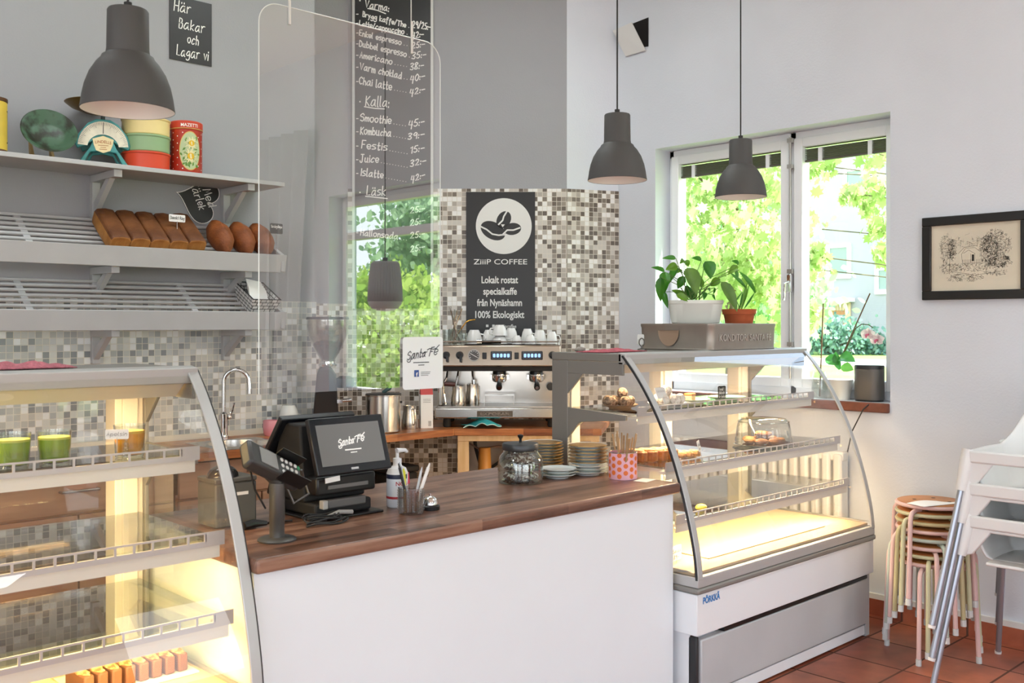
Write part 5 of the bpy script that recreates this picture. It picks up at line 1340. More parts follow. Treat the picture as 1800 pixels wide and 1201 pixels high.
for k in range(8):
    tt = thing('nut_bar', 'chocolate nut bar standing in the row at the right of the left case floor', 'pastry', (1.0 + k*.037, 2.70, DK+.0065), .1, 'nut bars in the left case')
    obj('bar_body', M().bx(-.014, .014, -.055, .055, 0, .05), mat('bar_choc', '#6d4428', .6, vary=.2, scale=20), tt, bevel=.005)
    obj('nut_topping', M().ball((0, 0, .05), .02, 14, 6, (.75, 2.7, .5), k, .35), NUT, tt)
for r in range(2):
    for k in range(9):
        tt = thing('lemon_square', 'yellow iced square in the rows at the left of the left case floor', 'pastry', (.50 + k*.052, 2.70 + r*.12, DK+.0), .05, 'yellow iced squares in the left case')
        obj('square_base', M().bx(-.022, .022, -.048, .048, 0, .035), mat('square_sponge', '#d9c069', .8), tt, bevel=.003)
        obj('icing', M().bx(-.022, .022, -.048, .048, .0352, .046), mat('square_icing', '#e9e083', .5, vary=.15, scale=40), tt, bevel=.004)

# ---------------------------------------------------------------- on top of the cases
def cloth_lump(name, label, loc, w, d, h, c, cname, sd, rz=0):
    t = thing(name, label, 'cloth', loc, rz)
    def f(u, v):
        x, y = (u-.5)*w, (v-.5)*d; q = max(0, 1 - (abs(2*u-1))**2.2)*max(0, 1 - abs(2*v-1)**2.2)
        n = mnoise.noise(Vector((u*5+sd, v*4, 1))); return (x + .012*n, y + .01*mnoise.noise(Vector((u*6, v*5, sd))), .003 + h*q*(.65 + .8*n))
    obj('cloth_sheet', M().grid(f, 40, 18), mat(cname, c, .95, bump=.9, bscale=260, vary=.25, scale=60), t, solid=.003)
    return t
cloth_lump('dish_cloth', 'pink knitted cloth lying on the left case by the picture edge', (.93, 2.93, 1.4055), .26, .10, .022, '#d9838f', 'pink_knit', 2)
cloth_lump('dish_cloth', 'pink knitted cloth spread along the left end of the right case roof', (3.40, 2.90, 1.4055), .34, .15, .014, '#d9707c', 'rose_knit', 7, .1)
t = thing('pebble', 'small grey shell at the back corner of the right case roof', 'ornament', (3.30, 3.0, 1.4055))
obj('shell_body', M().ball((0, 0, .011), .022, 14, 8, (1.4, .8, .55), 3, .3), mat('pebble_grey', '#a29a8f', .7, vary=.3, scale=50), t)
t = thing('card_holder', 'small ring card holder with a white card beside the steel crate', 'holder', (3.735, 3.0, 1.4055))
obj('holder_base', M().lathe([(0, 0), (.022, 0), (.020, .006), (.006, .010), (.004, .02), (0, .021)], 20), mat('pewter', '#7f7c78', .4, .8), t)
obj('ring', M().tube([(.019*math.cos(2*PI*i/24), 0, .038 + .019*math.sin(2*PI*i/24)) for i in range(24)], .0025, 6, closed=True), mat('pewter', '#7f7c78'), t)
obj('card', M().prism([Vector((p[0], .006, p[1])) for p in rrect(-.025, .025, .026, .076, .008)], (0, .0015, 0)), PAPER, t, smooth=0)
CR0 = Vector((3.84, 2.675, 1.4055))
t = thing('bakery_crate', 'dented steel bakery crate with an embossed name and a cut-out grip', 'crate', CR0)
GALV = mat('galvanised', '#a39a90', .42, .7, vary=.12, scale=5, bump=.08, bscale=25)
cw, cd, ch = .565, .43, .128
o_ = rrect(0, cw, 0, cd, .035, 6); m = M()
n = len(o_)
for z, e in ((0, .004), (.006, 0), (.012, .003), (ch-.02, 0), (ch-.012, -.003), (ch-.002, -.003), (ch, .002), (ch-.004, .008), (.006, .008)):
    for p in o_:
        d = Vector((p[0]-cw/2, p[1]-cd/2, 0)); s = Vector(((cw/2-e)/(cw/2), (cd/2-e)/(cd/2), 1)); m.v.append(Vector((cw/2 + d.x*s.x, cd/2 + d.y*s.y, z)))
for i in range(8):
    for j in range(n): m.face((i*n+j, i*n+(j+1) % n, (i+1)*n+(j+1) % n, (i+1)*n+j))
m.face(range(n)); m.face(range(8*n, 9*n))
obj('crate_body', m, GALV, t, smooth=50)
obj('insert_board', M().bx(.02, cw-.02, .02, cd-.02, ch-.010, ch-.002), GALV, t)
e = ftext('KONDITORI SANTA FÉ', .44, .034, .0, ext=.0022); o = obj('embossed_lettering', e, mat('emboss_light', '#cfc7be', .4, .6), t, smooth=0); o.matrix_local = FRONT((.282, -.0005, .045))
pts = [(.245 + .062*math.cos(a), .095 + .075*math.sin(a)) for a in [PI + PI*i/16 for i in range(17)]]
g = M(); 
ins = [(.245 + .050*math.cos(a), .090 + .050*math.sin(a)) for a in [PI + PI*i/16 for i in range(17)]]
k = len(pts); g.v += [Vector((-.0035, y, z)) for y, z in pts] + [Vector((-.0008, y, z)) for y, z in ins]
for i in range(k-1): g.face((i, i+1, k+i+1, k+i))
g.face(range(k, 2*k)); g.face((0, k, 2*k-1, k-1))
obj('grip_recess', g, mat('grip_tan', '#a98e78', .55, .3), t, smooth=30)
# ---------------------------------------------------------------- pendant lamps over the counter
def pendant(label, x, y, z):
    t = thing('pendant_lamp', label, 'pendant lamp', (x, y, z), 0, 'charcoal pendant lamps')
    obj('lamp_shade', M().shell([(.1135, .0), (.1145, .002), (.1125, .012), (.1095, .034), (.1035, .062), (.0925, .092), (.0765, .118), (.0655, .130), (.0625, .137), (.0535, .143), (.0515, .155), (.0500, .252), (.0475, .256), (.001, .257)], 56), LAMPGREY, t)
    obj('shade_lining', M().shell([(.1132, .001), (.1105, .014), (.1075, .034), (.1015, .062), (.0905, .09), (.0745, .115), (.060, .128), (.05, .14), (.001, .142)], 56), LAMPIN, t)
    obj('bulb', M().ball((0, 0, .085), .032, 16, 10), mat('bulb_glass', '#fffaf2', .4, emit='#fff9f2', estr=1.0), t)
    obj('cord', M().cyl((0, 0, .256), (0, 0, 4.0 - z), .0032, n=8).cyl((0, 0, .256), (0, 0, .275), .010, n=12), CABLE, t)
    return t
pendant('charcoal pendant lamp nearest the viewer, above the left pastry case', 1.046, 2.50, 2.072)
pendant('charcoal pendant lamp in the middle, hanging before the grey wall corner', 2.962, 2.50, 2.086)
pendant('charcoal pendant lamp hanging in front of the window', 3.811, 2.50, 2.096)

# ---------------------------------------------------------------- acrylic screen
t = thing('acrylic_screen', 'clear acrylic sneeze screen hanging on cords over the counter', 'screen', (1.71, 2.45, 1.335))
sx, sz = .322, 1.085; o_ = [p for p in rrect(-sx, sx, 0, sz, .06, 8) if p[1] > sz/2] + [(-sx, 0, 0), (sx, 0, 0)]
obj('acrylic_sheet', M().poly([(p[0], 0, p[1]) for p in o_]), PLEXI, t, smooth=0)
e_ = [p for p in o_ if p[1] > sz/2]
obj('polished_edge', M().tube([Vector((sx, 0, .003))] + [Vector((p[0], 0, p[1])) for p in e_] + [Vector((-sx, 0, .003))], .0017, 6), mat('acrylic_edge', '#dfe3df', .25, spec=.8), t)
for x in (-.228, .205):
    obj('hanging_cord', M().cyl((x, 0, sz - .045), (x, 0, 4.0 - 1.335), .0016, n=6).cyl((x, -.004, sz - .05), (x, -.004, sz + .05), .004, n=8), mat('clear_cord', '#d8d6cf', .3), t)
t = thing('logo_sheet', 'white laminated sheet with script lettering hung on the acrylic screen', 'notice', (1.957, 2.444, 1.327))
obj('sheet', M().prism([Vector((p[0], 0, p[1])) for p in rrect(-.080, .080, 0, .163, .010)], (0, -.0015, 0)), mat('laminate', '#e9edf2', .25, coat=.4), t, smooth=0)
GREYINK = mat('logo_grey', '#565c62', .7)
def logo(wd, cap, st):
    m = strokes('Santa', (-.5*wd, 0), (.10*wd, .08*wd), cap, st, italic=.30, jitter=0)
    m.add(strokes('Fé', (.24*wd, .09*wd), (.5*wd, .125*wd), cap*1.05, st, italic=.35, jitter=0))
    ribbon(m, [Vector((-.5*wd, -.02*wd)), Vector((-.47*wd, -.06*wd)), Vector((-.40*wd, -.05*wd)), Vector((-.36*wd, .06*wd))], st)
    ribbon(m, [Vector((-.02*wd, cap*.75)), Vector((.10*wd, cap*.82)), Vector((.18*wd, cap*.95))], st*.8)
    ribbon(m, [Vector((.18*wd, cap*1.15)), Vector((.26*wd, cap*1.32)), Vector((.40*wd, cap*1.22)), Vector((.5*wd, cap*1.38))], st)
    return m
o = obj('logo', logo(.118, .026, .0032), GREYINK, t, smooth=0); o.matrix_local = FRONT((-.005, -.0022, .092))
m = M().bx(-.038, .025, .082, .085, 0, .0002).bx(-.018, .006, .074, .0765, 0, .0002).bx(-.008, .03, .052, .0535, 0, .0002).bx(-.008, .028, .047, .0485, 0, .0002).bx(-.008, .022, .042, .0435, 0, .0002)
o = obj('text_lines', m, GREYINK, t, smooth=0); o.matrix_local = FRONT((-.002, -.0022, 0))
o = obj('blue_icon', M().bx(-.036, -.018, .039, .060, 0, .0004), mat('icon_blue', '#3b5a98', .5), t, smooth=0); o.matrix_local = FRONT((0, -.0022, 0))
o2 = obj('icon_letter', ftext('f', .0075, .0125, .03, cx=-.026, y0=.0405), PAPER, t, smooth=0); o2.matrix_local = FRONT((0, -.0029, 0))

# ---------------------------------------------------------------- till
t = thing('till', 'black point-of-sale till with a screen facing the customer', 'till', (1.86, 2.84, CZ))
def till(nm, m, mt, par=None, **k): return obj(nm, m, mt, par or t, **k)
till('base_plate', M().bx(-.14, .125, -.155, .13, 0, .008), BLACK, bevel=.003)
till('stand', M().prism([(-.13, -.07, .05), (-.13, .17, .05), (-.13, .06, .30), (-.13, -.045, .30)], (.24, 0, 0)).bx(-.12, .10, -.12, .12, .009, .05), BLACKM, bevel=.008)
till('printer', M().bx(-.12, .11, -.13, -.06, .075, .135), BLACK, bevel=.008)
till('printer_slot', M().bx(-.08, .075, -.135, -.1305, .095, .107), mat('slot_grey', '#6b6967', .5))
till('card_reader', M().bx(-.085, .06, -.145, -.12, .035, .062), mat('reader_grey', '#5a5857', .5), bevel=.004)
till('reader_tip', M().bx(-.105, -.086, -.145, -.12, .034, .062), mat('reader_pale', '#a9a7a4', .5), bevel=.003)
def screen(yb, zb, yt, zt, xa, xb, logo_on):
    yd = Vector((0, yt - yb, zt - zb)); h = yd.length
    f = frame(((xa+xb)/2, yb, zb), (1, 0, 0) if logo_on else (-1, 0, 0), yd); W_ = (xb-xa)/2
    o = till('customer_screen' if logo_on else 'cashier_screen', M().bx(-W_, W_, 0, h, -.022, 0), mat('screen_bezel', '#15181d', .25), bevel=.004); o.matrix_local = f
    d = obj('display', M().bx(-W_+.022, W_-.022, .028, h-.024, 0, .0012), mat('display_grey', '#6d6c6a', .35, emit='#6d6c6a', estr=.25) if logo_on else mat('display_dark', '#202226', .2), o, smooth=0)
    if logo_on:
        l = obj('logo', logo(.100, .023, .0038), mat('display_white', '#e9e7e2', .5, emit='#e9e7e2', estr=.35), o, smooth=0); l.matrix_local = Matrix.Translation((0, .088, .0020)) @ Matrix.Identity(4)
        q = M().bx(-.028, .036, .073, .077, 0, .0004).bx(-.008, .017, .064, .067, 0, .0004)
        l = obj('text_lines', q, mat('display_white', '#e9e7e2'), o, smooth=0); l.matrix_local = Matrix.Translation((0, 0, .0014))
        l = obj('maker_mark', M().bx(-.016, .012, .010, .017, 0, .0008), mat('mark_silver', '#c9c9c9', .4), o, smooth=0)
screen(-.160, .145, -.100, .322, -.134, .155, True)
screen(.185, .15, .04, .325, -.155, .135, False)
till('white_label', M().prism([(-.10, -.150, .118), (-.045, -.150, .122), (-.045, -.148, .138), (-.10, -.148, .134)], (0, .002, 0)), PAPER, smooth=0)
m = M(); R = random.Random(3)
t2 = thing('cable_bundle', 'coiled black cables lying in front of the till', 'cable', (1.755, 2.66, CZ))
for k in range(5):
    a0 = R.uniform(0, 6); m.tube([(-.02 + .075*math.cos(a0 + a) * (1 - .05*k), .012*k - .02 + .022*math.sin(a0 + a), .006 + .004*k + .004*math.sin(3*a)) for a in [i*.42 for i in range(14)]], .0032, 6)
obj('cable_coil', m, CABLE, t2)
obj('grey_plug', M().tube([(.0, .02, .012), (.05, .022, .024), (.10, .02, .018)], .007, 8), mat('plug_grey', '#9a9895', .5), t2)
# card terminal on a pole
t = thing('card_terminal', 'card payment terminal on a grey pole at the counter corner', 'card terminal', (1.502, 2.548, CZ))
obj('pole_base', M().lathe([(0, 0), (.055, 0), (.056, .004), (.05, .008), (.024, .010), (0, .010)], 40), mat('pole_grey', '#5d5c5a', .4, .5), t)
obj('pole', M().lathe([(.0215, .009), (.0215, .055), (.0222, .056), (.0222, .165), (0, .167)], 32), mat('pole_grey', '#5d5c5a'), t)
a = Vector((.80, .10, -.40)).normalized(); wv = Vector((.386, -.71, .592)).cross(a).normalized()
f = frame((-.015, .002, .215), a, wv)
bd = obj('terminal_body', M().prism([(-.105, -.042, -.02), (.105, -.038, -.026), (.105, .038, -.026), (-.105, .042, -.02)], (0, 0, .042)), mat('terminal_dark', '#3a3938', .4), t, bevel=.009); bd.matrix_local = f
l = obj('terminal_screen', M().bx(-.065, .0, -.028, .028, .0195, .0225), mat('lcd_grey', '#8f8f8c', .3), bd, smooth=0)
k = M()
for i in range(4):
    for j in range(3): k.ball((.025 + i*.018, -.022 + j*.022, .0185), .0065, 10, 6, (1, 1.1, .5))
obj('keypad', k, mat('key_white', '#d9d7d2', .5), bd)
obj('colour_keys', M().ball((.094, -.022, .017), .0066, 10, 6, (1, 1.2, .5)), mat('key_yellow', '#c9a93c', .5), bd)
obj('enter_key', M().ball((.094, .022, .017), .0066, 10, 6, (1, 1.2, .5)), mat('key_green', '#2f8a5a', .5), bd)
obj('privacy_shield', M().bx(.01, .105, .040, .043, .0, .045).bx(.01, .105, -.043, -.040, .0, .045), BLACK, bd)
obj('swivel', M().tube([(-.03, 0, .20), (-.005, 0, .175), (0, 0, .165)], [.018, .019, .02], 14), mat('terminal_dark', '#3a3938'), t)
obj('wire_guard', M().tube([(.03, .01, .165), (.055, .0, .10), (.125, .03, .115), (.12, .05, .16), (.10, .03, .19)], .0035, 8), mat('guard_grey', '#6b6a68', .4, .6), t)
obj('loose_cable', M().tube([(-.09, .0, .23), (-.06, .02, .15), (-.02, .03, .09)], .0028, 6), CABLE, t)
t = thing('cash_box', 'dark grey box with a chrome domed top behind the card terminal', 'box', (1.515, 2.87, CZ))
obj('box_body', M().bx(-.07, .07, -.06, .06, 0, .135), mat('box_grey', '#56544f', .5), t, bevel=.006)
obj('box_lid', M().bx(-.071, .071, -.061, .061, .1355, .150), mat('box_grey', '#56544f'), t, bevel=.004)
obj('dome', M().ball((-.02, -.01, .150), .05, 20, 10, (1, .9, .75)), mat('dome_black', '#2a2928', .12), t)
obj('label', M().bx(.0, .04, -.0612, -.0602, .095, .105), PAPER, t, smooth=0)
t = thing('cable_plug', 'black plug and cable lying by the box behind the card terminal', 'cable', (1.56, 2.74, CZ))
obj('plug_body', M().tube([(-.06, 0, .012), (-.02, .01, .014), (.02, .0, .011)], [.012, .013, .007], 10).tube([(.02, 0, .010), (.06, .02, .006), (.11, .0, .006)], .004, 6), BLACK, t)

# ---------------------------------------------------------------- things on the counter
t = thing('pen_cup', 'clear beaded plastic pen cup on the counter', 'pen cup', (2.035, 2.604, CZ))
m = M().shell([(.001, .005), (.037, .005), (.040, 0), (.042, .004), (.043, .085), (.041, .085), (.039, .008), (.001, .008)], 36)
for i in range(9):
    for j in range(18): a = 2*PI*j/18; m.ball((.0432*math.cos(a), .0432*math.sin(a), .014 + i*.0078), .003, 6, 4)
obj('cup_body', m, glass('beaded_clear', '#eeeeee', 1.5, 2.2, .06), t)
obj('felt_lining', M().shell([(.025, .009), (.026, .07), (.024, .07)], 20), mat('felt_brown', '#6b4326', .9), t)
def pen(label, c, cn, x, y, dx, dy, L_=.145, r=.0045):
    t = thing('pen', label, 'pen', (2.035 + x, 2.604 + y, CZ + .009)); d = Vector((dx, dy, L_)); e = d.normalized()
    obj('barrel', M().tube([(0, 0, 0), tuple(d)], r, 10), mat(cn, c, .4), t)
    obj('tip', M().tube([tuple(d + e*.0005), tuple(d + e*.014)], [r*.7, r*.4], 8), mat(cn, c), t)
pen('black pen leaning left in the pen cup', '#1d1f24', 'pen_black', -.005, .0, -.035, .01)
pen('clear grey pen leaning left in the pen cup', '#b9c3cc', 'pen_clear', .0, .012, -.02, .02)
pen('white pen leaning right in the pen cup', '#eceae6', 'pen_white', .006, -.008, .045, -.02, .14, .006)
pen('silver pen leaning far right in the pen cup', '#d0d3d6', 'pen_silver', .012, .004, .034, .0, .125)
t = thing('sanitiser_bottle', 'white pump bottle with a navy band and red label behind the pen cup', 'bottle', (2.078, 2.735, CZ))
obj('bottle_body', M().lathe([(0, 0), (.033, 0), (.037, .006), (.037, .115), (.03, .132), (.016, .14), (.014, .148), (0, .148)], 32), mat('bottle_white', '#e8ebef', .35), t)
obj('navy_band', M().shell([(.0372, .098), (.0376, .1), (.0376, .112), (.0372, .113)], 32), mat('band_navy', '#27304a', .5), t)
obj('red_stripe', M().shell([(.0372, .030), (.0376, .031), (.0376, .037), (.0372, .038)], 32), mat('label_red', '#b8323a', .5), t)
obj('pump', M().lathe([(.015, .1485), (.015, .165), (.006, .167), (.006, .185), (0, .186)], 20).tube([(0, 0, .186), (-.006, -.004, .192), (.035, .0, .190), (.042, .0, .183)], [.006, .009, .006, .005], 10), mat('bottle_white', '#e8ebef'), t)
RT = .0376
mm = wrap(ftext('NO', .030, .014, .02, y0=.076), .0379, math.radians(-112)); obj('lettering', mm, mat('label_red', '#b8323a'), t, smooth=0)
t = thing('coloured_flags', 'yellow and pink paper flags standing behind the pen cup', 'paper flags', (2.065, 2.675, CZ))
obj('yellow_flag', M().prism([(-.012, 0, .085), (.004, 0, .08), (.002, 0, .125), (-.006, 0, .14), (-.014, 0, .125)], (0, .001, 0)), mat('flag_yellow', '#e6e34a', .7), t, smooth=0)
obj('pink_flag', M().prism([(.008, .002, .08), (.022, .002, .085), (.018, .002, .125)], (0, .001, 0)), mat('flag_pink', '#d9405f', .7), t, smooth=0)
obj('flag_stick', M().cyl((0, .002, 0), (-.004, .002, .13), .002, n=6).cyl((.01, .003, 0), (.013, .003, .12), .002, n=6), PAPER, t)
t = thing('service_bell', 'chrome service bell on a black base beside the pen cup', 'bell', (2.125, 2.615, CZ))
obj('bell_base', M().lathe([(0, 0), (.032, 0), (.033, .012), (.028, .016), (0, .016)], 32), BLACK, t)
obj('bell_dome', M().lathe([(.027, .017), (.027, .022), (.022, .036), (.012, .044), (.004, .046), (.004, .052), (0, .053)], 32), CHROME, t)
t = thing('cookie_jar', 'glass jar of coconut dusted biscuits with a dark metal lid', 'jar', (2.746, 2.815, CZ))
obj('jar_body', M().shell([(.001, .004), (.08, .004), (.086, .0), (.0895, .012), (.090, .075), (.082, .105), (.068, .122), (.066, .128), (.064, .128), (.066, .120), (.080, .103), (.087, .075), (.087, .014), (.08, .007), (.001, .007)], 48), CLEAR, t)
obj('jar_lid', M().lathe([(0, .129), (.071, .129), (.0725, .133), (.0725, .150), (.069, .155), (.02, .157), (0, .157)], 44), mat('lid_pewter', '#4c4e50', .4, .6), t)
obj('lid_knob', M().lathe([(.006, .157), (.005, .170), (.011, .180), (.012, .187), (0, .190)], 20), BLACK, t)
R = random.Random(12)
CK = mat('jar_biscuit', '#5b3624', .8, hex2='#efe9e2', scale=75, contrast=(.42, .56), bump=.7, bscale=110)
proto = None
sp_ = [(.048*math.cos(a), .048*math.sin(a), .012) for a in [k*PI/3 for k in range(6)]] + [(0, 0, .014)] + [(.045*math.cos(a), .045*math.sin(a), .048) for a in [.5 + k*PI/3 for k in range(6)]] + [(.035*math.cos(a), .035*math.sin(a), .084) for a in [k*PI/2.5 for k in range(5)]] + [(0, 0, .05)]
for k, (x, y, z) in enumerate(sp_):
    lc = Vector((2.746 + x, 2.815 + y, CZ + z + .0)); ln = 'coconut dusted biscuit inside the glass jar'
    if proto is None:
        proto = thing('jar_biscuit', ln, 'biscuit', lc, 0, 'biscuits in the glass jar')
        obj('biscuit_body', M().ball((0, 0, .015), .0225, 18, 9, (1.1, 1, .62), 5, .35), CK, proto)
    else: dup(proto, lc, R.uniform(0, 6))
PL = mat('plate_glaze', '#dfe4e1', .18, coat=.5); GOLDR = mat('plate_gold', '#b08a4a', .3, .8); PLG = mat('plate_mint_glaze', '#cfd9d2', .18, coat=.5)
def stack(x, y, r, n, step, where, grp, tops):
    for k in range(n):
        lb = {0: 'lowest plate of ' + where, n-1: 'topmost plate of ' + where}.get(k, 'plate in the middle of ' + where)
        plate('side_plate', lb, (x + .003*math.sin(k*2.1), y + .003*math.cos(k*1.7), CZ + k*step), r, (PL, PLG)[k % 3 == 1], grp, GOLDR if tops(k) else None, .014)
stack(3.085, 3.02, .086, 9, .0125, 'the plate stack by the case back post', 'plates in the back stack', lambda k: True)
stack(3.10, 2.775, .083, 9, .0135, 'the plate stack beside the dotted tin', 'plates in the stack by the dotted tin', lambda k: k > 2)
stack(2.945, 2.80, .074, 3, .012, 'the low plate stack right of the jar', 'plates in the low stack', lambda k: False)
t = thing('dotted_tin', 'pink tin with orange polka dots holding wooden stirrers', 'tin', (3.118, 2.602, CZ))
r = .0575
obj('tin_body', M().lathe([(0, 0), (r-.001, 0), (r, .003), (r, .106), (r-.002, .106), (r-.002, .004), (0, .004)], 48), mat('tin_pink', '#eeb6c6', .45), t)
obj('tin_rim', M().tube([(r*math.cos(2*PI*i/40), r*math.sin(2*PI*i/40), .107) for i in range(40)], .0018, 6, closed=True), STEEL, t)
m = M(); RT = r
for c in range(13):
    for k in range(4):
        z = .014 + k*.028 + (c % 2)*.014
        if z > .100: continue
        g = disc_grid(2*PI*c/14*r, z, .0095, .0095)
        for v in g.v: v.z = .0004
        m.add(wrap(g, r, 0))
obj('orange_dots', m, mat('dot_orange', '#e2702f', .5), t, smooth=0)
R = random.Random(31)
for k in range(16):
    a, q = R.uniform(0, 6.28), R.uniform(.015, .045); sl = R.uniform(.15, .55)
    tt = thing('wooden_stirrer', 'flat wooden stirrer in the dotted tin', 'stirrer', (3.118 + q*.6*math.cos(a), 2.602 + q*.6*math.sin(a), CZ + .005), 0, 'wooden stirrers in the dotted tin')
    d = Vector((math.cos(a)*sl*q/.045, math.sin(a)*sl*q/.045, 1)).normalized()*R.uniform(.155, .185); s = d.cross(Vector((math.sin(a + k), math.cos(a + k), 0))).normalized()*.0035; n_ = d.cross(s).normalized()*.0012
    obj('stick', M().prism([-s - n_, s - n_, s - n_ + d, -s - n_ + d], n_*2), mat('stirrer_wood', '#b5946c', .7, vary=.15, scale=30), tt, smooth=0)
t = thing('paper_slip', 'white printed paper slip lying by the foot of the dotted tin', 'paper', (3.135, 2.505, CZ), .2)
obj('slip', M().bx(-.04, .045, -.03, .03, 0, .0008), PAPER, t, smooth=0)

# ---------------------------------------------------------------- plants on the crate
CT = 1.4055 + .127
RV, FV = Vector((.722, -.692, 0)), Vector((.692, .722, 0))
LEAFM = mat('pothos_leaf', '#4f962a', .32, hex2='#347420', scale=9, transl=.25); LEAFM2 = mat('pothos_pale', '#7fae35', .35, hex2='#5d9026', scale=9, transl=.35); LEAFM3 = mat('dull_leaf', '#6f9540', .42, hex2='#567a32', scale=12, transl=.2)
STEMM = mat('plant_stem', '#5c7a34', .5)
def leaf(m, b, tip, w, mi=0, face=None, droop=.12, heart=True):
    b, tip = Vector(b), Vector(tip); d = tip - b; L_ = d.length
    nrm = Vector(face) if face is not None else -FV + Vector((0, 0, .5)); s = d.cross(nrm).normalized(); up = s.cross(d).normalized()
    prof = [(0, .0), (.06, .55), (.18, .92), (.34, 1.0), (.55, .86), (.75, .55), (.90, .24), (1, 0)] if heart else [(0, .25), (.2, .7), (.45, 1), (.7, .8), (.9, .35), (1, 0)]
    bs = len(m.v)
    for q, h in prof:
        c = b + d*q + up*(droop*L_*math.sin(PI*q))
        for k in (-1, -.5, 0, .5, 1): m.v.append(c + s*(w/2*h*k) + up*(w*.22*abs(k)*h))
    for i in range(len(prof)-1):
        for j in range(4): m.face((bs+i*5+j, bs+(i+1)*5+j, bs+(i+1)*5+j+1, bs+i*5+j+1), mi)
PC = Vector((4.027, 2.90, 0)); k_ = .00279/7.826
R = random.Random(6)
def pp(cx, cy, dep=0.0):
    u, v = 1130 + cx/7.826, 430 + cy/7.826
    q = RV*((u - 1223)*.00279) + FV*dep; return Vector((q.x, q.y, 1.53 + (570 - v)*.00279 - CT))
t = thing('potted_pothos', 'leafy green trailing plant in a white oval pot on the steel crate', 'plant', (PC.x, PC.y, CT))
m = M(); pr = [(0, .001), (.112, .001), (.118, .006), (.133, .095), (.137, .098), (.138, .114), (.133, .114), (.128, .095), (0, .093)]
m.lathe(pr, 48, sx=1, sy=.6)
o = obj('pot', m, mat('pot_white', '#e6e6dd', .4), t); o.rotation_euler = (0, 0, math.atan2(RV.y, RV.x))
o = obj('soil', M().lathe([(0, .099), (.127, .0985), (0, .0986)], 30, sy=.6), mat('soil', '#3d2d22', .95), t); o.rotation_euler = (0, 0, math.atan2(RV.y, RV.x))
m = M(); st = M()
LV = [(490, 175, 295, 180, 60, 0, .06), (310, 375, 125, 312, 75, 0, .02), (490, 290, 325, 345, 105, 1, .03), (235, 455, 245, 790, 110, 0, -.02), (315, 375, 300, 680, 130, 0, .0), (495, 300, 375, 545, 95, 0, .03), (290, 650, 345, 885, 75, 0, .02),
      (590, 330, 700, 705, 200, 2, -.05), (570, 440, 490, 610, 100, 0, .0), (850, 235, 930, 480, 190, 0, .0), (835, 215, 695, 178, 75, 0, .04), (570, 215, 490, 275, 65, 1, .0), (590, 215, 640, 300, 70, 1, .02), (560, 330, 500, 390, 60, 1, .05), (590, 770, 385, 630, 130, 1, .0), (700, 760, 715, 520, 110, 0, .03), (830, 590, 800, 430, 70, 1, .04),
      (1060, 475, 940, 570, 95, 1, .0), (1050, 520, 1265, 930, 150, 2, -.04), (1310, 275, 1215, 225, 60, 0, .0), (1300, 300, 1175, 400, 85, 1, .0), (870, 610, 920, 660, 45, 0, -.03), (960, 600, 960, 690, 40, 0, -.03), (970, 690, 985, 775, 30, 0, -.02), (760, 420, 720, 480, 80, 1, -.02), (830, 660, 800, 770, 60, 0, -.04), (430, 700, 620, 790, 90, 1, -.06), (640, 560, 590, 760, 90, 0, .05)]
for bx_, by_, tx_, ty_, w_, mi_, dp in LV:
    b_, t_ = pp(bx_, by_, dp + R.uniform(-.02, .02)), pp(tx_, ty_, dp + R.uniform(-.04, .02))
    leaf(m, b_, t_, w_*k_*1.2, mi_, -FV*R.uniform(.6, 1) + Vector((0, 0, R.uniform(.1, .7))) + RV*R.uniform(-.4, .4), R.uniform(.02, .14))
    root = pp(620 + R.uniform(-120, 180), 790, R.uniform(-.03, .03)); mid = (root + b_)/2 + Vector((0, 0, .025))
    st.tube([root, mid, b_], .0018, 6)
obj('leaves', m, [LEAFM, LEAFM2, LEAFM3], t, smooth=60)
st.tube([pp(820, 620, 0), pp(1050, 460, 0), pp(1250, 380, 0), pp(1330, 350, 0)], .002, 6); st.tube([pp(800, 740, 0), pp(900, 560, 0), pp(1020, 500, 0)], .002, 6); st.tube([pp(810, 730, 0), pp(930, 660, 0), pp(1040, 600, 0)], .0018, 6)
obj('stems', st, STEMM, t)
T0 = Vector((4.254, 2.80, CT)); t = thing('potted_aloe', 'small spiky plant in a terracotta pot on the steel crate', 'plant', T0)
obj('pot', M().lathe([(0, .0), (.066, .0), (.076, .045), (.082, .046), (.085, .072), (.079, .072), (.074, .06), (0, .058)], 40), mat('terracotta_pot', '#b7592f', .75, vary=.15, scale=9), t)
obj('soil', M().lathe([(0, .0595), (.072, .059), (0, .0592)], 24), mat('soil', '#3d2d22'), t)
def tp(cx, cy, dep=0.0): q = pp(cx, cy, dep); return Vector((q.x + PC.x - T0.x, q.y + PC.y - T0.y, q.z))
base0 = tp(1430, 880); sh = -base0; sh = Vector((-base0.x, -base0.y, 0))
m = M()
for bx_, by_, tx_, ty_, w_, mi_, dr in ((1420, 890, 1500, 520, 55, 1, .02), (1460, 880, 1610, 650, 30, 0, -.12), (1390, 890, 1440, 640, 28, 0, .1), (1290, 840, 1440, 640, 22, 0, .0), (1490, 600, 1255, 375, 60, 0, .05), (1615, 665, 1385, 360, 75, 0, .12), (1430, 880, 1530, 550, 30, 1, .0), (1370, 460, 1340, 330, 55, 0, .0), (1560, 880, 1615, 1060, 12, 0, .3), (1400, 880, 1350, 760, 14, 0, .0)):
    leaf(m, tp(bx_, by_) + sh*.6, tp(tx_, ty_) + sh*.6, w_*k_, mi_, None, dr, False)
obj('leaves', m, [LEAFM, LEAFM2], t, smooth=60)

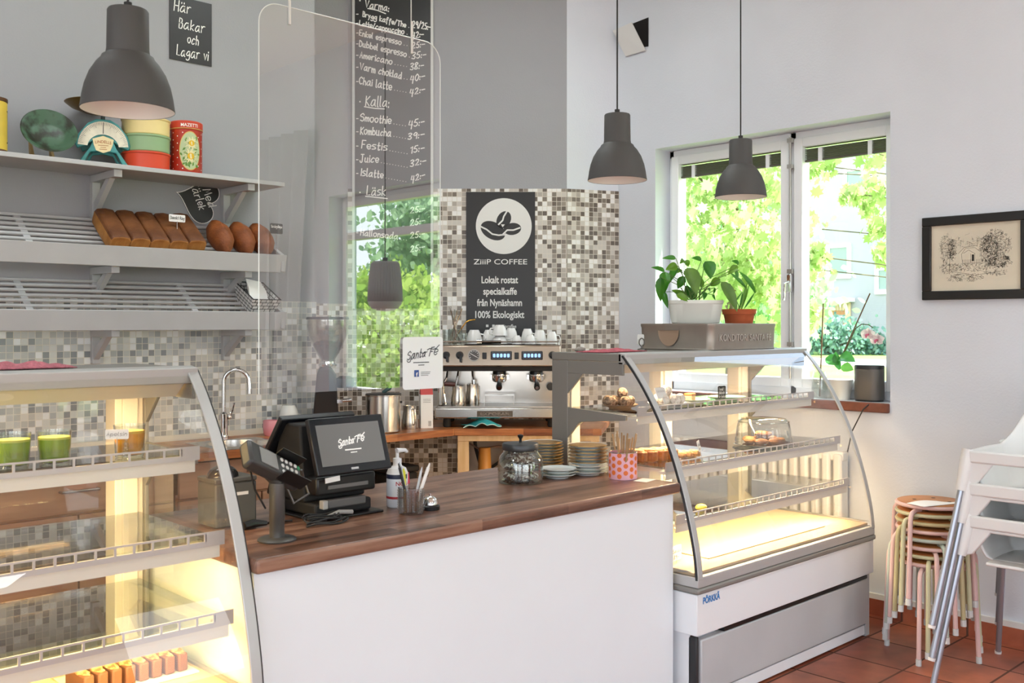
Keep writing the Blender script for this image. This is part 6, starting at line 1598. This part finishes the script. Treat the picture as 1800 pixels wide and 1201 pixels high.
# ---------------------------------------------------------------- window sill
SI = 1.1155
def sp2(u, v): d = 5.47; q = Vector((0, (1478 - u)*.00313*1.36, 1.53 + (570 - v)*.00313)); return q
t = thing('orchid', 'pale pink orchid with two blooms on an arching stem on the sill', 'orchid', (5.10, 2.70, SI))
def op(u, v, dx=0): q = sp2(u, v); return Vector((dx, q.y, q.z - SI))
obj('pot', M().lathe([(0, 0), (.045, 0), (.062, .10), (.066, .11), (.06, .11), (0, .10)], 32), mat('pot_white', '#e6e6dd'), t)
m = M(); leaf(m, op(1476, 640), op(1455, 632), .07, 0, (-1, 0, .6), .15, False); leaf(m, op(1474, 632), op(1498, 636), .075, 0, (-1, 0, .8), .25, False); leaf(m, op(1478, 645), op(1495, 650), .06, 1, (-1, 0, .5), .1, False); leaf(m, op(1476, 650), op(1470, 618), .05, 0, (-1, 0, .2), .05, False)
obj('leaves', m, [mat('orchid_leaf', '#4f9a4a', .35, transl=.25), mat('orchid_leaf_pale', '#7fbf5c', .35, transl=.3)], t, smooth=60)
obj('stake', M().tube([op(1474, 640), op(1495, 580), op(1517, 517)], .0035, 6), mat('stake_brown', '#6b5138', .7), t)
obj('flower_stem', M().tube([op(1475, 640), op(1490, 600), op(1498, 577), op(1506, 570), op(1515, 571), op(1521, 576)], .0028, 6), mat('stem_dark', '#4d5a36', .6), t)
pet = M(); lip = M()
for u, v in ((1518, 588), (1530, 597)):
    c = op(u, v, -.02)
    for a, l, w_ in ((90, .038, .036), (210, .036, .034), (330, .036, .034), (165, .044, .052), (15, .044, .052)):
        e = Vector((-.25, -math.cos(math.radians(a)), math.sin(math.radians(a)))); leaf(pet, c, c + e*l, w_, 0, (-1, 0, 0), .1, False)
    leaf(lip, c + Vector((-.008, 0, .004)), c + Vector((-.03, .002, -.02)), .018, 0, (-1, 0, .6), .2, False); lip.ball(c + Vector((-.012, 0, 0)), .006, 10, 6)
obj('petals', pet, mat('orchid_petal', '#f1e1e2', .5, transl=.3), t, smooth=60)
obj('flower_lip', lip, mat('orchid_lip', '#c9647e', .5), t)
t = thing('glass_vase', 'clear glass vase with a bare brown stick on the sill', 'vase', (5.10, 2.83, SI))
obj('vase_body', M().shell([(.001, .004), (.035, .004), (.04, 0), (.045, .05), (.04, .12), (.033, .15), (.031, .15), (.038, .12), (.042, .05), (.001, .008)], 32), CLEAR, t)
obj('stick', M().tube([(0, 0, .01), (0, -.01, .25), (0, -.022, .53)], .004, 6), mat('stake_brown', '#6b5138'), t)
t = thing('loudspeaker', 'dark grey cylindrical loudspeaker on the brick sill', 'loudspeaker', (5.095, 2.535, SI))
o_ = rrect(-.075, .075, -.06, .06, .05, 8)
def loft(ring, zs, mi=0):
    m = M(); n = len(ring)
    for z, s in zs: m.v += [Vector((p[0]*s, p[1]*s, z)) for p in ring]
    for i in range(len(zs)-1):
        for j in range(n): m.face((i*n+j, i*n+(j+1) % n, (i+1)*n+(j+1) % n, (i+1)*n+j))
    m.face(range(n)); m.face(range((len(zs)-1)*n, len(zs)*n)); return m
o = obj('grille', loft(o_, [(.010, .97), (.014, 1), (.170, 1), (.173, .995)]), mat('grille_grey', '#6c6863', .45, .55, bump=.25, bscale=500), t, rz=PI/2)
o = obj('top_cap', loft(o_, [(.1735, .995), (.190, .995), (.194, .97), (.195, .5)]), mat('cap_dark', '#2b2b2c', .4), t, rz=PI/2)
o = obj('foot_ring', loft(o_, [(0, .9), (.002, .94), (.0098, .95)]), BLACK, t, rz=PI/2)
t = thing('speaker_cable', 'black cable hanging from the sill down the wall behind the right case', 'cable', (4.975, 2.6, .5))
obj('cable_run', M().tube([(.09, -.115, .612), (.05, -.12, .607), (.02, -.11, .605), (.0, -.09, .58), (-.005, -.03, .46), (-.0, .0, .34), (.005, .03, .22), (0, .10, .08), (.0, .12, -.1)], .0035, 6), CABLE, t)

# ---------------------------------------------------------------- stools
SC = Vector((4.60, 1.985, 0))
ST_COL = [('pink_lacquer', '#ddbdb9'), ('sage_lacquer', '#c3c3a0'), ('pink_lacquer', '#ddbdb9'), ('mint_lacquer', '#b7c4b9'), ('pink_lacquer', '#ddbdb9'), ('olive_lacquer', '#bdb48a'), ('sage_lacquer', '#c3c3a0'), ('pink_lacquer', '#ddbdb9')]
HB = mat('hardboard', '#c1854f', .5, hex2='#a96d3b', scale=6)
names = ['lowest of the stacked round stools, pink, legs on the floor', 'sage green stool, second from the bottom of the stool stack', 'pink stool, third from the bottom of the stool stack', 'mint green stool, fourth from the bottom of the stool stack', 'pink stool in the middle, fourth from the top of the stack', 'olive green stool, third from the top of the stool stack', 'sage green stool directly under the topmost stool', 'topmost stacked stool, brown hardboard seat on pink legs, paper on it']
for k in range(8):
    cn, ch_ = ST_COL[k]; mt = mat(cn, ch_, .35, spec=.5)
    z0 = .0375*k; t = thing('stacking_stool', names[k], 'stool', (SC.x, SC.y, z0), math.radians(k*11.0 + 8), 'stacked round stools')
    m = M().lathe([(0, .428), (.150, .428), (.158, .432), (.160, .438), (.158, .444), (.150, .446), (0, .446)], 48)
    s = obj('seat', m, mt, t)
    obj('seat_board', M().lathe([(0, .4462), (.149, .4462), (.150, .4475), (.147, .449), (0, .4495)], 48), HB, t)
    h = M()
    for a in range(4): h.lathe([(0, .4500), (.010, .4499), (0, .4501)], 14, (.075*math.cos(a*PI/2 + .4), .075*math.sin(a*PI/2 + .4), 0))
    obj('seat_holes', h, mat('hole_brown', '#3a2417', .9), s)
    for a in range(4):
        c, sn = math.cos(a*PI/2), math.sin(a*PI/2)
        P = [(.10, .4185), (.150, .4185), (.172, .411), (.183, .395), (.187, .37), (.197, .15), (.203, .03)]
        l = obj('leg', M().tube([(c*r, sn*r, z) for r, z in P], .0105, 10), mt, t)
        obj('foot_cap', M().tube([(c*.2033, sn*.2033, .029), (c*.2045, sn*.2045, .0)], [.0125, .0125], 10), mat('foot_plastic', '#cfd3d2', .4), l)
t = thing('paper_sheet', 'white sheet of paper lying on the topmost stool', 'paper', (SC.x - .06, SC.y - .045, .0375*7 + .4503), -.35)
obj('sheet', M().grid(lambda u, v: (-.125 + .25*u, -.05 + .10*v, .001 + .006*math.sin(u*5)*v), 10, 6), PAPER, t, solid=.0012)

# ---------------------------------------------------------------- high chairs
HCW = mat('chair_white', '#e9e9e7', .4); HCL = mat('chair_leg', '#aab0ba', .3, .7)
def highchair(label, z0):
    t = thing('high_chair', label, 'high chair', (4.47, 1.46, z0), 0, 'stacked white high chairs')
    zr = .735
    # bucket: side and back wall as a swept sheet (front is at -x)
    def ring(s):           # s 0..1 from the front left corner round the back to the front right corner
        pts = [(-.21, .215), (-.02, .225), (.14, .215), (.215, .14), (.23, 0), (.215, -.14), (.14, -.215), (-.02, -.225), (-.21, -.215)]
        f = s*(len(pts)-1); i = min(int(f), len(pts)-2); q = f - i; return Vector(pts[i]).lerp(Vector(pts[i+1]), q)
    def rim(s): k = max(0, 1 - abs(2*s - 1)/.55); k = k*k*(3 - 2*k); return zr + .30*k
    def bucket(u, v):
        p = ring(u); zt = rim(u); zb = .545; q = v
        z = zb + (zt - zb)*q; sc = .70 + .30*min(1, (q*(zt-zb)/.19))**.5
        back = max(0, p.x)*.25*max(0, (z - zr))/.3
        return (p.x*sc + (.06*max(0, z-zr)/.3 if p.x > .1 else 0), p.y*sc, z)
    m = M().grid(bucket, 56, 14)
    m.poly([bucket(i/56, 0) for i in range(57)])
    obj('seat_shell', m, HCW, t, solid=.009, smooth=50)
    # front band, crotch bar
    obj('front_band', M().bx(-.235, -.212, -.215, .215, zr-.052, zr), HCW, t, bevel=.008)
    obj('crotch_bar', M().bx(-.228, -.214, -.025, .0, .55, zr-.053).bx(-.228, -.12, -.025, .0, .538, .552), HCW, t, bevel=.004)
    obj('seat_lip', M().bx(-.225, -.13, -.15, .15, .535, .549), HCW, t, bevel=.005)
    for sx_, sy_ in ((-1, 1), (-1, -1), (1, 1), (1, -1)):
        a = Vector((sx_*.205, sy_*.222, zr)); b = Vector((sx_*.36, sy_*.315, .0)); d = (b - a)
        hs = M(); hs.tube([a + Vector((0, 0, .0)), a + d*.10, a + d*.23], [.030, .028, .021], 14)
        h = obj('leg_socket', hs, HCW, t)
        if sx_ < 0: obj('socket_web', M().prism([(-.225, sy_*.215, zr-.005), (-.225, sy_*.12, zr-.05), (-.225, sy_*.20, zr-.16), (-.232, sy_*.228, zr-.17)], (.02, 0, 0)), HCW, h, bevel=.005)
        l = obj('leg', M().tube([a + d*.231, a + d*.982], .0125, 14), HCL, t)
        obj('foot_cap', M().tube([a + d*.983, b], [.0155, .0145], 12), HCW, l)
    h = M()
    for y, z in ((.06, .66), (-.09, .62)): h.bx(.165, .169, y-.02, y+.02, z, z+.012)
    obj('strap_slots', h, BLACK, t)
    return t
hc = ['bottom white high chair of the three, its legs on the floor', 'middle white high chair of the stacked three', 'top white high chair of the stacked three, backrest against the wall']
for k in range(3): highchair(hc[k], .135*k)
